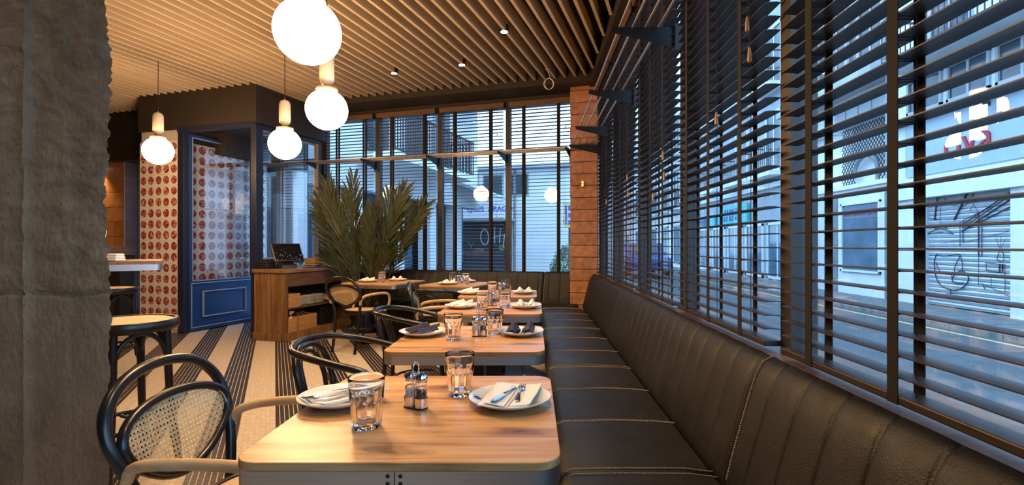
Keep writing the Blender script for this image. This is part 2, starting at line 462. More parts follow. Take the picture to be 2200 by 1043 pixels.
M['far_glass'] = pmat('far_window_glass', (0.055,0.075,0.095), 0.12, var=0.3, scale=2)
M['blue_glass'] = pmat('shopfront_glass', (0.11,0.17,0.23), 0.12, var=0.35, scale=1.5)
M['leaf'] = pmat('hedge_leaf', (0.045,0.10,0.045), 0.5, var=0.5, scale=7)
# ------------------------------------------------------------------ frames used by the building
BA = R(-16.5)                                     # back wall, booth and counter share this turn
XB = Vector((math.cos(BA), math.sin(BA), 0)); YB = Vector((-math.sin(BA), math.cos(BA), 0))
OB = Vector((0.474, 6.4, 0))                      # where the back bench meets the column
def wb(x, y, z=0): return OB + XB*x + YB*y + Vector((0,0,z))
P0 = Vector((-3.62, 6.53, 0))                     # front corner of the entrance booth
CEIL = 3.29

# ------------------------------------------------------------------ floor with mosaic
floor = tag(obj('floor', MB().prism([(-9.6,-3.2),(0.88,-3.2),(0.88,6.6),tuple(wb(0.45,0.30).xy),tuple(wb(-5.2,0.44).xy),(-5.6,9.3),(-9.6,9.3)],-0.10,-0.0025), M['grout']), 'mosaic floor of the room, cream with dark diagonal stripes', 'floor', kind='structure')
def make_mosaic():
    d = Vector((-0.457, 0.889)); e = Vector((0.889, 0.457))
    w, l, gw, gl = 0.030, 0.046, 0.0042, 0.0014
    # stripe centre through the floor point seen left of the counter
    ref = Vector((-2.10, 4.29)); per = 0.42
    e0 = ref.dot(e)
    tiles = []
    for i in range(-150, 130):
        ce = e0 + (i+0.5)*w
        ph = ((i+0.5)*w + per/2) % per - per/2
        dark = abs(ph) < 0.105
        for j in range(20, 240):
            cd = j*l + (0.5*l if i % 2 else 0)
            c = e*ce + d*cd
            if not (-5.2 < c.x < 0.35 and 2.0 < c.y < 8.3): continue
            if c.x/c.y < -0.87: continue
            tiles.append((c.x, c.y, dark))
    tiles.sort(key=lambda t: t[1])
    hw, hl = (w-gw)/2, (l-gl)/2
    base = [(-hw,-hl,-0.0025),(hw,-hl,-0.0025),(hw,hl,-0.0025),(-hw,hl,-0.0025),
            (-hw+.0012,-hl+.0006,0),(hw-.0012,-hl+.0006,0),(hw-.0012,hl-.0006,0),(-hw+.0012,hl-.0006,0)]
    fcs = [(4,5,6,7),(0,1,5,4),(1,2,6,5),(2,3,7,6),(3,0,4,7)]
    ang = math.atan2(e.y, e.x)
    # local x across the stripe (e), local y along it (d)
    R2 = np.array([[e.x, d.x],[e.y, d.y]])
    bl = np.array(base); bl2 = bl.copy(); bl2[:, :2] = bl[:, :2] @ R2.T
    near = [t for t in tiles if t[1] < 3.6 and -0.83 < t[0]/t[1] < -0.60][:300]
    nset = set((t[0],t[1]) for t in near)
    mesh_of = {}
    for dk in (True, False):
        mb = MB().add(base, fcs)
        mesh_of[dk] = mb.mesh('mosaic_tile', M['tile_dark' if dk else 'tile_light'])
        pts = np.array([(t[0],t[1]) for t in tiles if t[2] == dk and (t[0],t[1]) not in nset])
        n = len(pts)
        V = np.tile(bl2, (n,1)).reshape(n,8,3)
        V[:,:,:2] += pts[:,None,:]
        rng = np.random.default_rng(3)
        V[:,4:,2] += rng.uniform(-0.0006,0.0004,(n,1))
        F = (np.array(fcs)[None] + (np.arange(n)*8)[:,None,None]).reshape(-1,4)
        me = bpy.data.meshes.new('mosaic_tiles')
        me.from_pydata(V.reshape(-1,3).tolist(), [], F.tolist())
        me.materials.append(M['tile_dark' if dk else 'tile_light'])
        o = obj('dark_mosaic_tiles' if dk else 'cream_mosaic_tiles', me, parent=floor, kind='stuff')
    for t in near:
        o = obj('mosaic_tile', mesh_of[t[2]], parent=floor, loc=(t[0],t[1],0.0003), rz=ang)
make_mosaic()

# ------------------------------------------------------------------ ceiling
ceiling = tag(obj('ceiling', MB().prism([(-9.6,-3.2),(1.0,-3.2),(1.0,6.5),tuple(wb(0.6,0.42).xy),tuple(wb(-5.2,0.44).xy),(-5.6,9.3),(-9.6,9.3)],3.50,3.62), M['black_void']), 'black ceiling void hung with rows of pale timber slats', 'ceiling', kind='structure')
def ceiling_slats():
    u = Vector((YB.x, YB.y)); v = Vector((XB.x, XB.y))
    s = 1.45
    while s > -8.9:
        t1 = min((0.705 - v.x*s)/u.x, 6.09)
        if s < -5.33: t1 = min(t1, 5.22 if s > -7.36 else 5.72)
        t0 = max(-2.6, (-2.9 - v.y*s)/u.y)
        if t1 > t0 + 0.1:
            L = t1-t0
            o = obj('ceiling_slat', MB().box(-0.0145,0.0145,0,L,0,0.125), M['ceil_slat'], parent=ceiling)
            p = v*s + u*t0
            o.location = (p.x, p.y, CEIL); o.rotation_euler = (0,0,BA)
        s -= 0.129
ceiling_slats()
for k, t in enumerate((-1.0, 1.6, 4.2)):   # dark battens the slats hang from
    p = XB*(-3.6) + YB*t
    o = obj('batten', MB().box(-5.6,4.4,-0.025,0.025,0.125,0.16), M['black_steel'], parent=ceiling)
    o.location = (p.x, p.y, CEIL); o.rotation_euler = (0,0,BA)

# ------------------------------------------------------------------ shell walls
tag(obj('wall_right', MB().box(0.87,1.05,-3.2,6.5,-0.1,0.80).box(0.86,1.05,-3.2,6.75,3.13,3.62), M['dark_paint']), 'dark wall below and above the street windows behind the long bench', 'wall', kind='structure')
tag(obj('trim_1', MB().box(0.715,0.86,-3.2,6.35,3.20,3.50), M['dark_paint']), 'dark ceiling edge beam along the street windows', 'trim', kind='structure')
wbk = obj('wall_back', MB().box(-4.2,0.75,0.27,0.45,-0.1,0.80).box(-4.2,0.75,0.255,0.45,3.13,3.62), M['dark_paint'], loc=OB, rz=BA)
tag(wbk, 'dark wall below and above the back windows', 'wall', kind='structure')
tag(obj('trim_2', MB().box(-4.1,0.36,-0.17,0.254,3.225,3.50), M['dark_paint'], loc=OB, rz=BA), 'dark boxed beam above the back windows', 'trim', kind='structure')
tag(obj('wall_front', MB().box(-9.6,1.05,-3.3,-3.2,-0.1,3.62), M['wall_warm']), 'plaster wall behind the viewer', 'wall', kind='structure')
tag(obj('wall_left', MB().box(-9.7,-9.6,-3.3,9.4,-0.1,3.62), M['wall_warm']), 'plaster wall at the far left end of the room', 'wall', kind='structure')

# ------------------------------------------------------------------ concrete pillar
def make_pillar():
    x0, x1, y0, y1 = -2.12, -1.44, 1.70, 2.15
    per = []
    nx = 58
    for i in range(nx+1): per.append((x0+(x1-x0)*i/nx, y0, 0,-1))
    for i in range(1,12): per.append((x1-0.98*(y1-y0)*i/12, y0+(y1-y0)*i/12, 1,0))
    for i in range(nx//4+1): per.append((x1-0.98*(y1-y0)-(x1-x0-0.98*(y1-y0))*i/(nx//4), y1, 0,1))
    for i in range(1,5): per.append((x0, y1-(y1-y0)*i/5, -1,0))
    nz = 460; H = 3.5
    vs = []; fs = []
    n = len(per)
    for k in range(nz+1):
        z = H*k/nz
        up = 1.0 if z > 1.03 else 0.35
        edge = 0.020*noise.noise((3.1, 0, z*2.6)) + 0.014*noise.noise((9, 0, z*15)) + 0.014*noise.noise((5,1,z*38)) + 0.007*noise.noise((2,6,z*85))
        for (x, y, nxn, nyn) in per:
            px, py = x, y
            r = 0.0035*noise.noise((x*22, y*22, z*22)) + 0.0022*noise.noise((x*60,y*60,z*60))
            if nyn == -1:
                d = r*up*1.7
                if x > -1.578: d += 0.004 + 0.006*up*noise.noise((x*9, 2, z*9))
                if x < -1.706: d -= 0.010
                if abs(x+1.706) < 0.012: d -= 0.004*(1+noise.noise((1,1,z*30)))
                d += 0.010*math.exp(-((z-1.045-0.01*noise.noise((x*8,0,0)))/0.007)**2)
                py += -0.0 + d
                w = max(0, (x - (x1-0.022))/0.022)
                px += w*edge*(0.25+0.75*up)
                py += w*0.016*max(0, noise.noise((4,4,z*12)))
            elif nxn == 1:
                px += edge*(0.25+0.75*up) + r*2
            vs.append((px, py, z))
    for k in range(nz):
        for i in range(n):
            j = (i+1) % n
            fs.append((k*n+i, k*n+j, (k+1)*n+j, (k+1)*n+i))
    fs.append(tuple(nz*n+i for i in range(n)))
    o = obj('pillar', MB().add(vs, fs), M['concrete'], smooth=40)
    tag(o, 'rough board-marked raw concrete pillar with a broken edge', 'pillar', kind='structure')
make_pillar()

# ------------------------------------------------------------------ terracotta block column in the corner
def make_column():
    c = thing('column', 'orange terracotta block column in the corner between the window walls', 'column', OB, BA, kind='structure')
    obj('mortar_core', MB().box(0.006,0.345,0.006,0.50,0,3.225), M['dark_mortar'], c)
    z = 0; k = 0
    while z < 3.2:
        h = min(0.149, 3.225-z)
        a = random.uniform(-0.004,0.004); b = random.uniform(-0.003,0.004)
        obj('block', MB().box(-0.0+a,0.352+b,-0.004+a*0.6,0.5,z+0.003,z+h-0.003), M['terracotta'], c, bevel=0.004)
        z += 0.151; k += 1
    h = thing('wall_hook', 'small brass hook plate with a dark wire loop on the terracotta column', 'hook', wb(0.165,-0.012,1.985), BA)
    obj('plate', MB().box(-0.010,0.010,-0.006,0.003,-0.035,0.035).box(-0.017,-0.0125,-0.02,0.003,-0.045,0.04), M['brass'], h)
    obj('wire_loop', MB().tube(crom([(-0.012,-0.02,0.005),(-0.07,-0.03,-0.035),(-0.055,-0.03,-0.065),(-0.01,-0.03,-0.05),(0.035,-0.025,-0.06),(0.03,-0.022,-0.02),(0.01,-0.012,0.0),(0,-0.008,0.006)],6), 0.0022, 6), M['black_steel'], h, smooth=60)
make_column()

# ------------------------------------------------------------------ windows: frames and panes
def window(n, origin, rz, x0, x1, label, posts):
    w = thing('window_%d' % n, label, 'window', origin, rz, kind='structure')
    for x in posts:
        obj('mullion', MB().box(x-0.035,x+0.035,0.262,0.285,0.80,3.20).box(x-0.022,x+0.022,0.285,0.36,0.80,3.20), M['mullion'], w)
    obj('sill', MB().box(x0,x1,0.190,0.40,0.80,0.838), M['drawer_wood'], w)
    obj('head_rail', MB().box(x0,x1,0.262,0.36,3.10,3.20), M['mullion'], w)
    a = min(posts[0], x0 if len(posts) < 2 else posts[0])
    obj('pane', MB().box(x0+0.02,x1-0.02,0.305,0.311,0.83,3.12), M['pane'], w)
    return w
RB = R(-90)
RO = Vector((0.60, 0, 0))      # right wall: local x = -Y, local y = +X
rm = [0.50, 1.715, 2.907, 4.087, 5.335, 6.44]
names_r = ['nearest tall street window beside the long bench','second tall street window along the long bench','third tall street window along the long bench','fourth tall street window along the long bench','last tall street window before the terracotta column']
for i in range(5):
    window(i+1, RO, RB, -rm[i+1], -rm[i], names_r[i], [-rm[i+1]] if i < 4 else [-rm[i+1], ])
window(6, RO, RB, -rm[0], 1.6, 'street window behind the viewer', [-rm[0], 0.7])
bm_ = [-3.93, -2.99, -1.965, -0.93, 0.06]
names_b = ['back window beside the entrance booth, behind the palm','second back window, behind the palm and rack','third back window, looking at the dark shutter across the road','back window next to the terracotta column']
for i in range(4):
    window(7+i, OB, BA, bm_[i], bm_[i+1], names_b[i], [bm_[i], bm_[i+1]] if i == 3 else [bm_[i]])

# ------------------------------------------------------------------ venetian blinds
SLAT_W = 0.055; PITCH = 0.0470
def blind(origin, rz, x0, x1, tapes, label, group, z0=0.872, tassels=(), gap_top=0.0):
    t = thing('venetian_blind', label, 'blind', origin, rz, group)
    L = x1-x0
    sm = MB()
    n = 4; prof = [(0,0.0),(0.018,0.0018),(0.037,0.0018),(SLAT_W,0.0)]
    for xx in (0, L):
        for (y,z) in prof: sm.v.append((xx,y,z+0.0013))
        for (y,z) in prof: sm.v.append((xx,y,z-0.0013))
    for i in range(3):
        sm.f.append((i,i+1,8+i+1,8+i)); sm.f.append((4+i+1,4+i,12+i,12+i+1))
    sm.f.append((0,8,12,4)); sm.f.append((3,7,15,11)); sm.f.append((0,4,5,6,7,3,2,1)); sm.f.append((8,9,10,11,15,14,13,12))
    me = sm.mesh('slat', M['slat'], 30)
    k = 0; z = z0+PITCH
    while z < 3.085:
        o = obj('slat', me, parent=t, loc=(x0+random.uniform(-.002,.002), 0.20, z))
        o.rotation_euler = (R(random.uniform(-1.6,1.0)), 0, 0)
        z += PITCH; k += 1
    obj('bottom_rail', MB().box(x0,x1,0.198,0.257,z0-0.012,z0+0.008), M['slat'], t, bevel=0.003)
    obj('headrail', MB().box(x0,x1,0.20,0.257,3.09,3.135), M['black_steel'], t)
    obj('valance', MB().box(x0-0.02,x1+0.02,0.178,0.19,3.085,3.155), M['valance'], t)
    for x in tapes:
        obj('ladder_tape', MB().box(x-0.0165,x+0.0165,0.1965,0.1985,z0-0.012,3.09), M['tape'], t)
        obj('ladder_tape', MB().box(x-0.0165,x+0.0165,0.2565,0.2585,z0-0.012,3.09), M['tape'], t)
        rg = MB(); zz = z0+PITCH
        while zz < 3.08:
            rg.box(x-0.010,x-0.006,0.198,0.257,zz-0.0035,zz-0.0022).box(x+0.006,x+0.010,0.198,0.257,zz-0.0035,zz-0.0022); zz += PITCH
        obj('ladder_rungs', rg, M['tape'], t, kind='stuff')
        obj('lift_cord', MB().tube([(x+0.03,0.228,z0),(x+0.03,0.228,3.09)], 0.0014, 5), M['cord'], t)
    for (x, zz) in tassels:
        c = obj('pull_cord', MB().tube([(x,0.188,zz),(x,0.190,3.09)], 0.0012, 5), M['cord'], t)
        obj('tassel', MB().lathe([(0.004,0.0),(0.0075,0.004),(0.0065,0.03),(0.004,0.052),(0.002,0.056)], 10, (x,0.188,zz-0.054)), M['tassel'], c, smooth=40)
    return t
def ry(px, X=0.80): return -X*1080/(px-1145)
gR = 'venetian blinds on the street windows'
blind(RO, RB, -1.62, -0.56, [-1.455,-1.115,-0.775], 'dark timber venetian blind on the nearest street window, beside the near table', gR)
blind(RO, RB, -2.78, -1.735, [-2.615,-2.29,-1.94], 'dark timber venetian blind on the second street window along the bench', gR, tassels=[(-1.85,2.05),(-1.83,1.93),(-2.16,1.78)])
blind(RO, RB, -3.92, -2.885, [-3.75,-3.42,-3.10], 'dark timber venetian blind on the third street window along the bench', gR, tassels=[(-3.05,1.78),(-3.02,1.65),(-3.3,1.55)])
blind(RO, RB, -5.15, -4.05, [-4.98,-4.63,-4.30], 'dark timber venetian blind on the fourth street window along the bench', gR, tassels=[(-4.2,1.80),(-4.17,1.66)])
blind(RO, RB, -6.30, -5.26, [-6.18,-5.83,-5.49], 'dark timber venetian blind on the street window next to the terracotta column', gR, tassels=[(-5.4,1.7)])
gB = 'venetian blinds on the back windows'
blind(OB, BA, -3.88, -3.045, [-3.66,-3.185], 'dark timber venetian blind behind the palm next to the entrance booth', gB, z0=0.80, tassels=[(-3.10,2.72)])
blind(OB, BA, -2.935, -2.02, [-2.722,-2.183], 'dark timber venetian blind directly behind the palm leaves', gB, z0=0.83, tassels=[(-2.10,2.78),(-2.09,1.62)])
blind(OB, BA, -1.91, -0.985, [-1.711,-1.169], 'dark timber venetian blind in front of the graffitied dark shutter', gB, z0=0.83, tassels=[(-1.06,2.75),(-1.07,1.62)])
blind(OB, BA, -0.875, -0.01, [-0.691,-0.207], 'dark timber venetian blind on the back window next to the terracotta column', gB, z0=0.83, tassels=[(-0.1,2.8),(-0.11,1.68),(-0.13,1.55)])

# ------------------------------------------------------------------ racks of four rods on steel brackets
def rack(origin, rz, x0, x1, brs, label, zt=2.47):
    t = thing('luggage_rack', label, 'rack', origin, rz, 'rod racks on the window walls')
    for y in (-0.098,-0.022,0.053,0.128):
        obj('rod', MB().tube([(x0,y,zt+0.004),(x1,y,zt+0.004)], 0.0075, 8), M['rod'], t, smooth=60)
    for x in brs:
        pts = [(-0.145,zt),(-0.150,zt-0.018),(-0.135,zt-0.032),(0.215,zt-0.115),(0.215,zt)]
        mb = MB()
        vs = [(x-0.004,y,z) for y,z in pts]+[(x+0.004,y,z) for y,z in pts]
        mb.add(vs, [(4,3,2,1,0),(5,6,7,8,9)]+[(i,(i+1)%5,5+(i+1)%5,5+i) for i in range(5)])
        b = obj('bracket', mb, M['black_steel'], t)
        obj('fixing_plate', MB().box(x-0.028,x+0.028,0.215,0.262,zt-0.14,zt+0.012), M['black_steel'], b)
rack(RO, RB, -6.31, 0.4, [-rm[i] for i in range(5)]+[-6.30], 'four rod metal rack high along the street windows')
rack(OB, BA, -4.0, -0.01, [-3.93,-2.99,-1.965,-0.93,-0.03], 'four rod metal rack across the back windows above the palm', 2.44)

# ------------------------------------------------------------------ banquettes
def bench(name, origin, rz, x0, x1, seams, bseams, seat_x0, seat_x1, label, group, lines):
    t = thing(name, label, 'bench', origin, rz, group)
    # back: profile in (y, z), local y runs to the wall
    prof = [(0.010,0.40),(0.012,0.47),(0.034,0.56),(0.062,0.66),(0.088,0.75),(0.106,0.805),(0.128,0.842),(0.156,0.858),(0.178,0.848),(0.188,0.82),(0.188,0.40)]
    def back_piece(a, b):
        xs = set([a, b])
        k = math.floor(a/0.148)
        while k*0.148 < b:
            for dd in (-0.012,-0.005,0,0.005,0.012,0.04,0.074,0.108):
                x = k*0.148+dd
                if a < x < b: xs.add(round(x,4))
            k += 1
        for dd in (0.004,0.012,0.03):
            xs.add(a+dd); xs.add(b-dd)
        xs = sorted(xs)
        vs = []; fs = []
        m = len(prof)
        for x in xs:
            q = (x/0.148) - math.floor(x/0.148)
            dq = min(q, 1-q)*0.148
            g = 0.0042*math.exp(-(dq/0.005)**2) - 0.0012*math.sin(math.pi*q)
            e = min(x-a, b-x)
            g += 0.010*math.exp(-(e/0.008)**2)
            for i,(y,z) in enumerate(prof):
                wgt = 1.0 if 1 <= i <= 8 else 0.0
                ny, nz = (1, 0) if i < 6 else ((0.4,-0.9) if i < 8 else (-0.3,-0.8))
                wob = 0.003*noise.noise((x*4, y*6, z*6+origin[0]))
                vs.append((x, y + wgt*(g*ny+wob), z + wgt*g*nz))
        for s in range(len(xs)-1):
            for i in range(m-1):
                fs.append((s*m+i, s*m+i+1, (s+1)*m+i+1, (s+1)*m+i))
        fs.append(tuple(range(m))); fs.append(tuple(reversed(range((len(xs)-1)*m, len(xs)*m))))
        return MB().add(vs, fs)
    edges = [x0]+[s for s in sorted(bseams) if x0 < s < x1]+[x1]
    for a, b in zip(edges[:-1], edges[1:]):
        obj('back_cushion', back_piece(a+0.003, b-0.003), M['leather'], t, smooth=55)
    # seat
    sp = [(-0.490,0.335),(-0.512,0.35),(-0.520,0.40),(-0.516,0.44),(-0.50,0.462),(-0.47,0.472),(-0.30,0.476),(-0.10,0.474),(-0.018,0.464),(-0.006,0.44),(-0.006,0.335)]
    def seat_piece(a, b, ls):
        xs = set([a,b,a+0.004,b-0.004,a+0.015,b-0.015,a+0.04,b-0.04])
        for i in range(1,24): xs.add(a+(b-a)*i/24)
        for l in ls:
            for dd in (-0.012,-0.004,0,0.004,0.012): xs.add(l+dd)
        xs = sorted(x for x in xs if a <= x <= b)
        vs = []; fs = []; m = len(sp)
        for x in xs:
            e = min(x-a, b-x)
            g = 0.016*math.exp(-(e/0.010)**2)
            for l in ls: g += 0.005*math.exp(-((x-l)/0.005)**2)
            for i,(y,z) in enumerate(sp):
                wz = 1.0 if 3 <= i <= 9 else 0.3
                w = 0.004*noise.noise((x*3,y*5,origin[1]))
                vs.append((x, y + (g*0.8 if i in (1,2,3) else 0), z - wz*g + (w if 4 <= i <= 8 else 0)))
        for s in range(len(xs)-1):
            for i in range(m-1):
                fs.append((s*m+i, s*m+i+1, (s+1)*m+i+1, (s+1)*m+i))
        fs.append(tuple(range(m))); fs.append(tuple(reversed(range((len(xs)-1)*m, len(xs)*m))))
        return MB().add(vs, fs)
    edges2 = [seat_x0]+[s for s in seams if seat_x0 < s < seat_x1]+[seat_x1]
    for a, b in zip(edges2[:-1], edges2[1:]):
        c = obj('seat_cushion', seat_piece(a+0.003, b-0.003, [l for l in lines if a < l < b]), M['leather'], t, smooth=55)
        st = MB()
        rows = [l+s for l in lines if a < l < b for s in (-0.005,0.005)] + ([a+0.019] if a != seat_x0 else []) + ([b-0.019] if b != seat_x1 else [])
        for xr in rows:
            for (ya, za), (yb, zb) in (((-0.514,0.43),(-0.498,0.462)),((-0.498,0.463),(-0.47,0.4735)),((-0.47,0.4735),(-0.30,0.4775)),((-0.30,0.4775),(-0.10,0.4755)),((-0.10,0.4755),(-0.005,0.4645))):
                n = max(2, int(math.hypot(yb-ya, zb-za)/0.0075))
                for q in range(n):
                    y = ya+(yb-ya)*q/n; z = za+(zb-za)*q/n
                    w = 0.004*noise.noise((xr*3,y*5,origin[1]))
                    st.box(xr-0.0010,xr+0.0010,y,y+0.0048,z-0.002+w,z+0.0012+w)
        obj('stitching', st, M['stitch'], c, kind='stuff')
    # seam stitching on the back
    for s in bseams[:1]:
        if not (x0 < s < x1): continue
        st = MB()
        pl = prof[1:9]
        for (ya,za),(yb,zb) in zip(pl[:-1], pl[1:]):
            n = max(1, int(math.hypot(yb-ya, zb-za)/0.0075))
            for q in range(n):
                y = ya+(yb-ya)*q/n; z = za+(zb-za)*q/n
                st.box(s+0.017,s+0.0195,y-0.005,y+0.001,z,z+0.0048)
        obj('back_stitching', st, M['stitch'], t, kind='stuff')
    obj('plinth', MB().box(seat_x0,seat_x1,-0.44,0.0,0.0,0.335), M['black_steel'], t)
    return t
bench('banquette', RO, RB, -6.2, 1.5, [-5.865,-4.455,-3.045,-1.634,-0.22,1.19], [-1.60,-4.10,0.8], -5.88, 1.5, 'long black leather banquette running under the street windows', 'leather banquettes',
      [-5.395,-4.925,-3.985,-3.515,-2.575,-2.105,-1.165,-0.69,0.25,0.72])
bench('banquette', OB, BA, -2.54, -0.004, [-1.75,-0.38], [-0.38], -2.54, 0.11, 'shorter black leather banquette under the back windows', 'leather banquettes', [-2.15,-1.25,-0.8])
# ------------------------------------------------------------------ entrance booth (vestibule) with blue door
def lb(x, y, z=0): return P0 + XB*x + YB*y + Vector((0,0,z))
f = obj('trim_3', MB().box(-2.01,0.06,-0.03,0.10,2.80,3.50).box(-0.07,0.06,0.10,1.30,2.80,3.50), M['dark_paint'], loc=P0, rz=BA)
tag(f, 'dark fascia above the blue entrance booth', 'trim', kind='structure')
soff = obj('trim_4', MB().box(-1.30,-0.07,0.10,1.35,2.86,2.92), M['black_void'], loc=P0, rz=BA)
tag(soff, 'black soffit inside the entrance booth', 'trim', kind='structure')
fr = thing('door_1', 'dark blue entrance booth frame with the door standing open', 'door', P0, BA, kind='structure')
obj('post', MB().box(-0.040,0.050,-0.02,0.075,0,2.80), M['blue_dark'], fr, bevel=0.004)
obj('post', MB().box(-1.285,-1.185,-0.02,0.075,0,2.80), M['blue_dark'], fr, bevel=0.004)
obj('post_strip', MB().box(-1.300,-1.285,-0.012,0.03,0,2.64), M['frame_gold'], fr)
obj('lintel', MB().box(-1.285,0.05,-0.035,0.06,2.755,2.82), M['blue_dark'], fr, bevel=0.004)
# the leaf: hinged at the left post, swung into the booth
leaf = thing('blue_door', 'open blue panelled door with a tall glass pane at the entrance booth', 'door', lb(-1.19,0.06,0), BA+R(91.5), kind='structure')
LW = 1.12
def bar(name, x0,x1,z0,z1,m, y0=-0.022, y1=0.022, bev=0.003): return obj(name, MB().box(x0,x1,y0,y1,z0,z1), m, leaf, bevel=bev)
bar('stile', 0, 0.045, 0.015, 2.745, M['blue']); bar('stile', LW-0.05, LW, 0.015, 2.745, M['blue'])
bar('top_rail', 0.045, LW-0.05, 2.695, 2.745, M['blue']); bar('mid_rail', 0.045, LW-0.05, 0.66, 0.72, M['blue'])
bar('bottom_rail', 0.045, LW-0.05, 0.015, 0.12, M['blue'])
bar('panel', 0.045, LW-0.05, 0.12, 0.66, M['blue'], -0.012, 0.012)
def frame_mould(x0,x1,z0,z1,w=0.016,y=-0.034):
    mb = MB()
    for (a,b,c,d) in ((x0,x1,z0,z0+w),(x0,x1,z1-w,z1),(x0,x0+w,z0+w,z1-w),(x1-w,x1,z0+w,z1-w)): mb.box(a,b,y,-0.010,c,d)
    return mb
obj('moulding', frame_mould(0.20,LW-0.17,0.19,0.56), M['grey_trim'], leaf, bevel=0.003)
obj('moulding', frame_mould(0.02,LW-0.02,0.055,0.68,0.012,-0.028), M['grey_trim'], leaf, bevel=0.003)
obj('glazing_bead', frame_mould(0.035,LW-0.04,0.705,2.705,0.012,-0.028), M['grey_trim'], leaf)
obj('pane', MB().box(0.045,LW-0.05,-0.003,0.003,0.72,2.70), M['door_pane'], leaf)
obj('handle', MB().tube(crom([(LW-0.05,-0.03,1.0),(LW-0.05,-0.075,1.02),(LW-0.05,-0.075,1.25),(LW-0.05,-0.03,1.27)],5),0.011,8), M['chrome'], leaf, smooth=60)
# side glazing
sw = thing('window_11', 'glazed side of the entrance booth behind the till counter', 'window', P0, BA, kind='structure')
obj('frame_board', MB().box(-0.02,0.035,0.075,0.11,0,2.79).box(-0.02,0.035,1.155,1.22,0,2.79).box(-0.02,0.035,0.11,1.155,2.73,2.79).box(-0.02,0.035,0.11,1.155,0,0.80), M['blue_dark'], sw)
obj('inner_frame', MB().box(-0.004,0.042,1.115,1.150,0.80,2.74).box(-0.004,0.03,0.11,1.12,2.71,2.735), M['frame_gold'], sw)
obj('pane', MB().box(0.006,0.012,0.11,1.155,0.80,2.73), M['door_pane'], sw)
# street door of the booth
sd = thing('door_2', 'glass street door at the far end of the entrance booth', 'door', P0, BA, kind='structure')
obj('door_frame', MB().box(-1.30,-1.22,1.30,1.36,0,2.86).box(-0.08,0.0,1.30,1.36,0,2.86).box(-1.22,-0.08,1.30,1.36,2.5,2.56).box(-1.22,-0.08,1.30,1.36,2.80,2.86).box(-0.70,-0.64,1.30,1.36,0,2.5), M['mullion'], sd)
obj('pane', MB().box(-1.22,-0.70,1.325,1.331,0.02,2.5).box(-0.64,-0.08,1.325,1.331,0.02,2.5).box(-1.22,-0.08,1.325,1.331,2.56,2.80), M['pane'], sd)
obj('push_bar', MB().tube([(-1.2,1.28,1.0),(-0.74,1.28,1.0)],0.014,8), M['rod'], sd)
# booth walls with roundel tiles
TS = 0.1525
tile_me = MB().box(-TS/2+0.0012,TS/2-0.0012,-0.007,0.0,-TS/2+0.0012,TS/2-0.0012).mesh('wall_tile', M['roundel'])
wt = thing('wall_booth_front', 'cream wall of red roundel tiles left of the blue booth', 'wall', lb(-1.300,0.0), BA, kind='structure')
obj('backing', MB().box(-0.71,0.0,0.003,0.12,0,2.66).box(-0.71,0.0,0.02,0.12,2.66,3.5), M['tile_grout'], wt)
for i in range(5):
    for k in range(17):
        z = 2.645-TS/2-k*TS
        x = -TS/2-i*0.1415
        if z < TS/2-0.03: continue
        o = obj('wall_tile', tile_me, parent=wt, loc=(x, 0.003, z)); o.scale = (0.928,1,1)
wi = thing('wall_booth_inner', 'side wall of red roundel tiles inside the booth behind the open blue door', 'wall', lb(-1.30,0.12), BA+R(90), kind='structure')
obj('backing', MB().box(0.0,1.42,0.003,0.09,0,2.70), M['tile_grout'], wi)
obj('upper_wall', MB().box(0.0,1.42,-0.004,0.003,2.645,2.90), M['dark_paint'], wi)
for i in range(9):
    for k in range(17):
        z = 2.645-TS/2-k*TS
        if z < TS/2-0.03: continue
        obj('wall_tile', tile_me, parent=wi, loc=(TS/2+i*TS+0.01, 0.003, z))
ex = thing('exit_sign', 'small black exit sign with green dots under the booth soffit', 'sign', lb(-0.9,1.0,2.80), BA)
obj('case', MB().box(-0.09,0.09,-0.02,0.02,0.0,0.06), M['plastic'], ex)
obj('lamp', MB().box(-0.02,0.0,-0.024,-0.02,0.02,0.035).box(0.015,0.035,-0.024,-0.02,0.02,0.035), emit('exit_green',(0.1,1.0,0.5),3.0), ex)

# ------------------------------------------------------------------ bar corner at far left
BP = Vector((-6.59, 8.1, 0))
wl = thing('wall_bar', 'glazed ochre and plum tiled wall behind the bar corner', 'wall', BP, BA, kind='structure')
obj('backing', MB().box(-3.2,-0.01,0.01,0.2,0,2.55).box(-0.2,-0.012,0.2,2.0,0,2.55), M['grout'], wl)
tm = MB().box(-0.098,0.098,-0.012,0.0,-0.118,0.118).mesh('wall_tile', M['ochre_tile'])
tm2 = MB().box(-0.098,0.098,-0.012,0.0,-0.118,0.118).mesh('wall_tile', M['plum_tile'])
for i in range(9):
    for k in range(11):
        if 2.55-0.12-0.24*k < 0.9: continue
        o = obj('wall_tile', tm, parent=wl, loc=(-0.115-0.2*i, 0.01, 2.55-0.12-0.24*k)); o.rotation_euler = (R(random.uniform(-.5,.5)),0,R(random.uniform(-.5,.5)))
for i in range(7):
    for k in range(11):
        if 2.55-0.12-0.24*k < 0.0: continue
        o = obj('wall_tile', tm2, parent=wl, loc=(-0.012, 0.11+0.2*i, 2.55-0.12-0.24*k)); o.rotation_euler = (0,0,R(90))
obj('corner_strip', MB().box(-0.014,0.004,-0.004,0.014,0,2.55), M['frame_gold'], wl)
bk = obj('trim_5', MB().box(-3.2,2.2,-0.10,1.6,2.552,3.50), M['dark_paint'], loc=BP, rz=BA)
tag(bk, 'dark bulkhead above the bar corner', 'trim', kind='structure')
tag(obj('wall_far_left', MB().box(-9.6,-5.0,9.2,9.3,-0.1,3.62), M['dark_paint']), 'dark wall at the back of the bar corner', 'wall', kind='structure')
